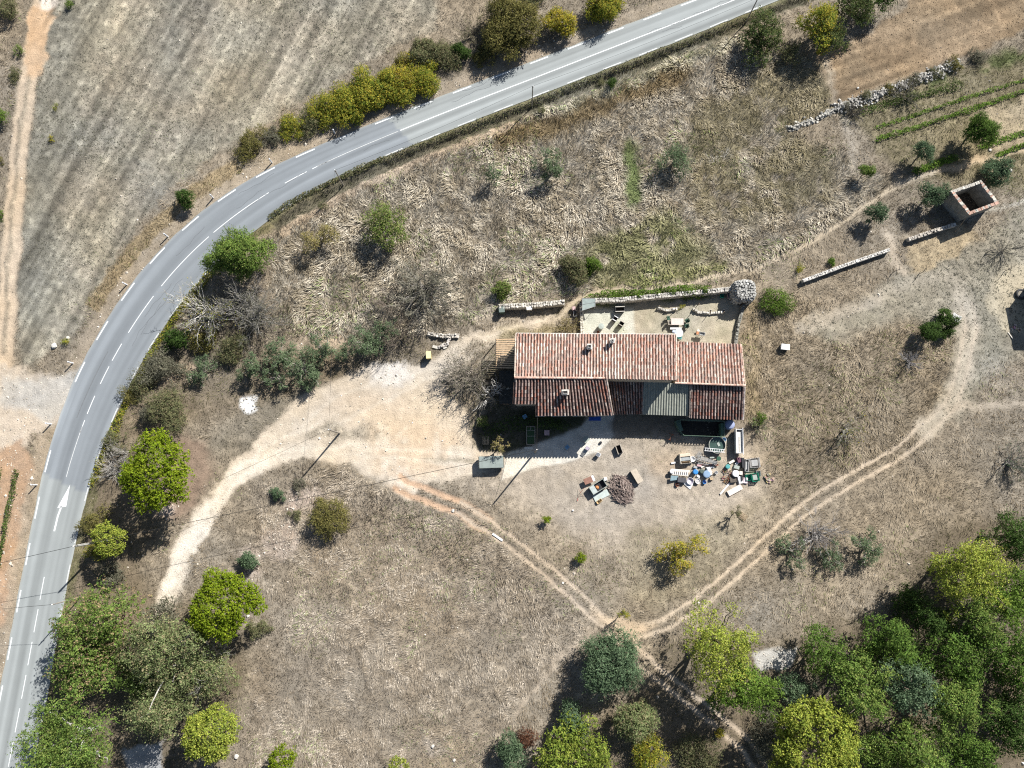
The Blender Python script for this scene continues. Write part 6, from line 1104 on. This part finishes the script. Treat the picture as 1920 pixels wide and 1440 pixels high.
tag(MB().box(0, 0, 0, 1.2, .7, .55).build("dark_box", mat("charcoal box", (.09, .09, .10), .7, .15), None, G(1277, 900), R(-6)), "charcoal box under the slatted bed's edge", "box"); tag(MB().poly([Vector((-.6, -.35, .5)), Vector((.55, -.2, .35)), Vector((.6, .35, .4)), Vector((-.5, .4, .6))], .04).build("blue_panel", mat("blue grey panel", (.24, .34, .38), .4, .1), None, G(1263, 897)), "blue grey panel below the slatted bed's left end", "panel")
r = np.random.default_rng(21); 
for k, (px, py, lb, m_) in enumerate(((1310, 873, "short pink board above the blue barrel", PNK), (1318, 874, "pale board above the dark green drum", CRM), (1333, 898, "tan scrap board at the heap's lower right", WOOD_), (1262, 868, "white scrap lump left of the open cabinet", WHT), (1309, 893, "white bag between pot and barrels", WHT), (1303, 876, "grey scrap sheet over the blue barrel", STL), (1334, 858, "grey perforated sheet under the scaffold bars", GRYG), (1335, 876, "white strip board right of the rust channel", WHT))): tag(MB().box(0, 0, .05, r.uniform(.4, .8), r.uniform(.2, .4), r.uniform(.1, .35), r.uniform(-.4, .4), taper=.9).build("scrap_board", m_, None, G(px, py), R(r.uniform(-30, 30))), lb, "scrap", "loose scraps in the junk heap")
# junk heap, east part
for px, py, w, d, deg, lb, h in ((1398, 873, .45, 1.75, -4, "narrow grey crate stack, left of the pair", .9), (1413, 868, 1.35, 1.35, 6, "wide whitish slatted crate, right of the pair", .8)): crate(lb, px, py, deg, w, d, h, mat("pale grey crate", (.66, .64, .62), .7, .1), "grey crates in the east heap", fill=STL)
crate("emerald green crate, left of the pair", 1402, 895, 4, .75, .85, .5, EMER, "emerald crates in the east heap"); crate("emerald green crate holding grey parts, right of the pair", 1414, 895, 10, 1.0, 1.15, .75, EMER, "emerald crates in the east heap", fill=GRYG); crate("light grey crate right of the emerald ones", 1421, 888, 3, .6, .75, .4, STL)
tag(MB().tube([(-.5, -.3, .05), (.5, .25, .25)], .04, 5).tube([(-.4, -.42, .05), (.62, .15, .22)], .03, 5).build("timber_offcut", WOOD_, None, G(1424, 875), R(25)), "pale timber offcuts beside the wide crate", "timber")
barrel("barrel", "white topped drum in the east heap", 1377, 888, .48, .7, WHT); barrel("barrel", "small teal drum at the east heap's left", 1363, 875, .32, .5, TURQ)
q = MB()
for k in range(60):
    a, d = r.uniform(0, 6.28), .95 * math.sqrt(r.random()); q.col = tuple(x * r.uniform(.6, 1.3) for x in (.26, .17, .11)); L = r.uniform(.2, .5); th = r.uniform(0, 3.1)
    c_ = Vector((math.cos(a) * d, math.sin(a) * d * 1.2, .1 + .35 * max(0, 1 - d))); w = Vector((math.cos(th) * L / 2, math.sin(th) * L / 2, r.normal(0, .06))); q.tube([c_ - w, c_ + w], r.uniform(.02, .05), 5)
tag(q.build("kindling_heap", M_TWIG, None, G(1364, 893), 0, True), "brown heap of kindling and rusty scrap in the east heap", "scrap heap")
for px, py, w, d, h, deg, m_, nm, cat, lb in ((1387, 900, .7, 1.2, .35, 12, WHT, "white_sack", "sack", "white sack below the white topped drum"), (1397, 901, .7, .95, .3, -8, mat("printed sack", (.72, .60, .64), .7, .2, 6), "pink_sack", "sack", "pinkish white sack beside the emerald crates"), (1388, 887, .45, .55, .4, 0, CRM, "carton", "carton", "cream carton right of the white topped drum"), (1391, 887, .3, .5, .35, 0, mat("brick red box", (.42, .14, .10), .8, .1), "red_box", "box", "brick red box by the cream carton"), (1373, 899, .95, .85, .45, 8, mat("brown tub", (.13, .11, .09), .8, .2), "brown_tub", "tub", "dark brown tub in front of the kindling"), (1371, 866, .9, .35, .3, 30, CRM, "board_stack", "boards", "cream board stack at the east heap's top"), (1384, 863, .6, .8, .6, 15, mat("maroon cloth", (.15, .07, .10), .9, .2), "cloth_bundle", "bundle", "maroon cloth bundle at the east heap's top"), (1380, 876, .8, .5, .4, -15, GRYG, "grey_bin", "bin", "grey green bin behind the white topped drum"), (1391, 868, .4, 1.5, .7, 3, BLK, "dark_rack", "rack", "dark rack left of the grey crates"), (1389, 896, .15, .9, .5, 0, BLK, "black_pipe", "pipe", "black pipe piece between the sacks"), (1381, 869, .5, .35, .3, 40, WHT, "white_can", "can", "white can near the maroon bundle")):
    tag(MB().box(0, 0, 0, w, d, h, taper=.82 if cat in ("sack", "bundle") else .97).build(nm, m_, None, G(px, py), R(deg)), lb, cat, "loose things in the east heap")
tag(MB().box(0, 0, .03, 2.2, .22, .10).build("plank", WHT, None, G(1359, 916), R(48)), "narrow white plank slanting below the east heap", "plank"); tag(MB().box(0, 0, .12, 2.25, .78, .14).build("foam_board", mat("peach board", (.78, .66, .58), .8, .06), None, G(1377, 919), R(28)), "thick peach coloured board below the east heap", "board")
q = MB()
for k in range(26): q.col = tuple(x * r.uniform(.7, 1.2) for x in (.46, .36, .27)); a, d = r.uniform(0, 6.28), .7 * math.sqrt(r.random()); q.box(math.cos(a) * d, math.sin(a) * d, .2 * max(0, 1 - d), r.uniform(.15, .35), r.uniform(.12, .25), r.uniform(.1, .22), r.uniform(0, 3), r.normal(0, .2))
tag(q.build("brick_heap", M_STONE, None, G(1442, 896), 0, True), "small heap of broken tan bricks right of the crates", "rubble heap")
# east side
item("beehive", "white hive box alone in the eastern grass", "beehive", 1469, 652, -6, [("body", MB().box(0, 0, .1, 1.15, .75, .55), mat("hive grey side", (.55, .54, .53), .7, .1)), ("roof", MB().box(.05, 0, .65, 1.25, .85, .12), WHT), ("stand", MB().box(0, 0, 0, .9, .6, .1), M_TIMB)])
lb_ = MB()
for k in range(7): lb_.box(-.6 + k * .2, 0, .42, .07, .95, .04, .25); lb_.box(0, -.45 + k * .15, .44, 1.3, .05, .04, .25)
item("lattice_bench", "white lattice bench beside the small olives", "bench", 1790, 597, -40, [("lattice", lb_, WHT)] + [(n_, q_, WHT) for n_, q_ in legs(1.2, .8, .42, .03)])
for px, py, dx, lb in ((1674, 511, .35, "leaning stake below the field wall's gap"), (1724, 513, .0, "stake at the straw patch's lower corner"), (1850, 474, .4, "bent stake on the worn ground by the straw patch"), (1884, 508, .0, "stake nearest the right edge on worn ground")): tag(MB().tube([(0, 0, -.1), (-dx * .2, -.03, .9), (dx, .08, 1.5)], .05, 5, .04).build("fence_stake", mat("dark stake", (.12, .10, .085), .9, .2), None, G(px, py)), lb, "stake", "old stakes on the eastern ground")
ty = [(.62 + .2 * math.cos(a), .22 + .2 * math.sin(a)) for a in np.linspace(0, 2 * math.pi, 13)]
tyre = MB().lathe(ty, n=24); item("tractor_tyre", "dark tractor tyre cut by the right edge", "tyre", 1912, 552, 0, [("tread", tyre, mat("old rubber", (.06, .06, .06), .8, .15)), ("inner_ring", MB().lathe([(.46, .1), (.46, .34)], n=24), mat("tyre rim dust", (.30, .27, .22), .9, .15))])
q = MB()
for k in range(18): q.col = tuple(x * r.uniform(.75, 1.2) for x in (.58, .42, .36)); q.box(-.6 + .1 * k % 1.3 + r.normal(0, .1), r.normal(0, .22), .06 * (k % 4), .42, .18, .07, r.normal(-.5, .25))
tag(q.build("tile_stack", M_TILE, None, G(1905, 617), R(-35), True), "stack of pale pink roof tiles at the right edge", "tile stack"); tag(MB().box(0, 0, .02, 1.1, .12, .08).build("plank", CRM, None, G(1894, 629), R(-58)), "short cream plank below the pale tile stack", "plank")
for px, py, s, lb in ((444, 1418, .6, "white boulder at the bottom edge near the yellowish pine"), (1894, 320, .55, "pale block in the garden right of the hut shrub"), (1608, 165, .35, "white stone above the rubble wall"), (1856, 282, .45, "white stone beside the lower vegetable rows"), (811, 1399, .45, "white stone on the pale bare patch at the bottom"), (852, 1425, .4, "second white stone near the bottom edge"), (128, 634, .5, "white stone on the verge above the track junction"), (849, 958, .45, "white stone between the cart ruts"), (102, 649, .8, "flat white stones by the junction's grass"), (1310, 1130, .3, "white stone on the right hand cart track"), (1055, 1093, .35, "white stone between the middle cart ruts"), (465, 1155, .4, "pale stone beside the lower driveway pine"), (1362, 113, .35, "pale stone in the roadside grass under the far pole"), (687, 207, .4, "white marker stone beside the road's outer dashes")):
    rr2 = np.random.default_rng(int(px)); q = MB(); g_ = rr2.uniform(.7, 1.25, 8)
    q.lathe([(s * .40, -.05), (s * .55, s * .15), (s * .42, s * .38), (.001, s * .45)], n=7); q.v = [(x * (1 + .25 * math.sin(3 * x + i)), y * (1 + .2 * math.cos(2 * y + i * 1.7)), z) for i, (x, y, z) in enumerate(q.v)]
    tag(q.build("boulder", mat("pale limestone", (.66, .63, .57), .9, .15, 6, bump=.4), None, G(px, py), px), lb, "stone", "loose pale stones")
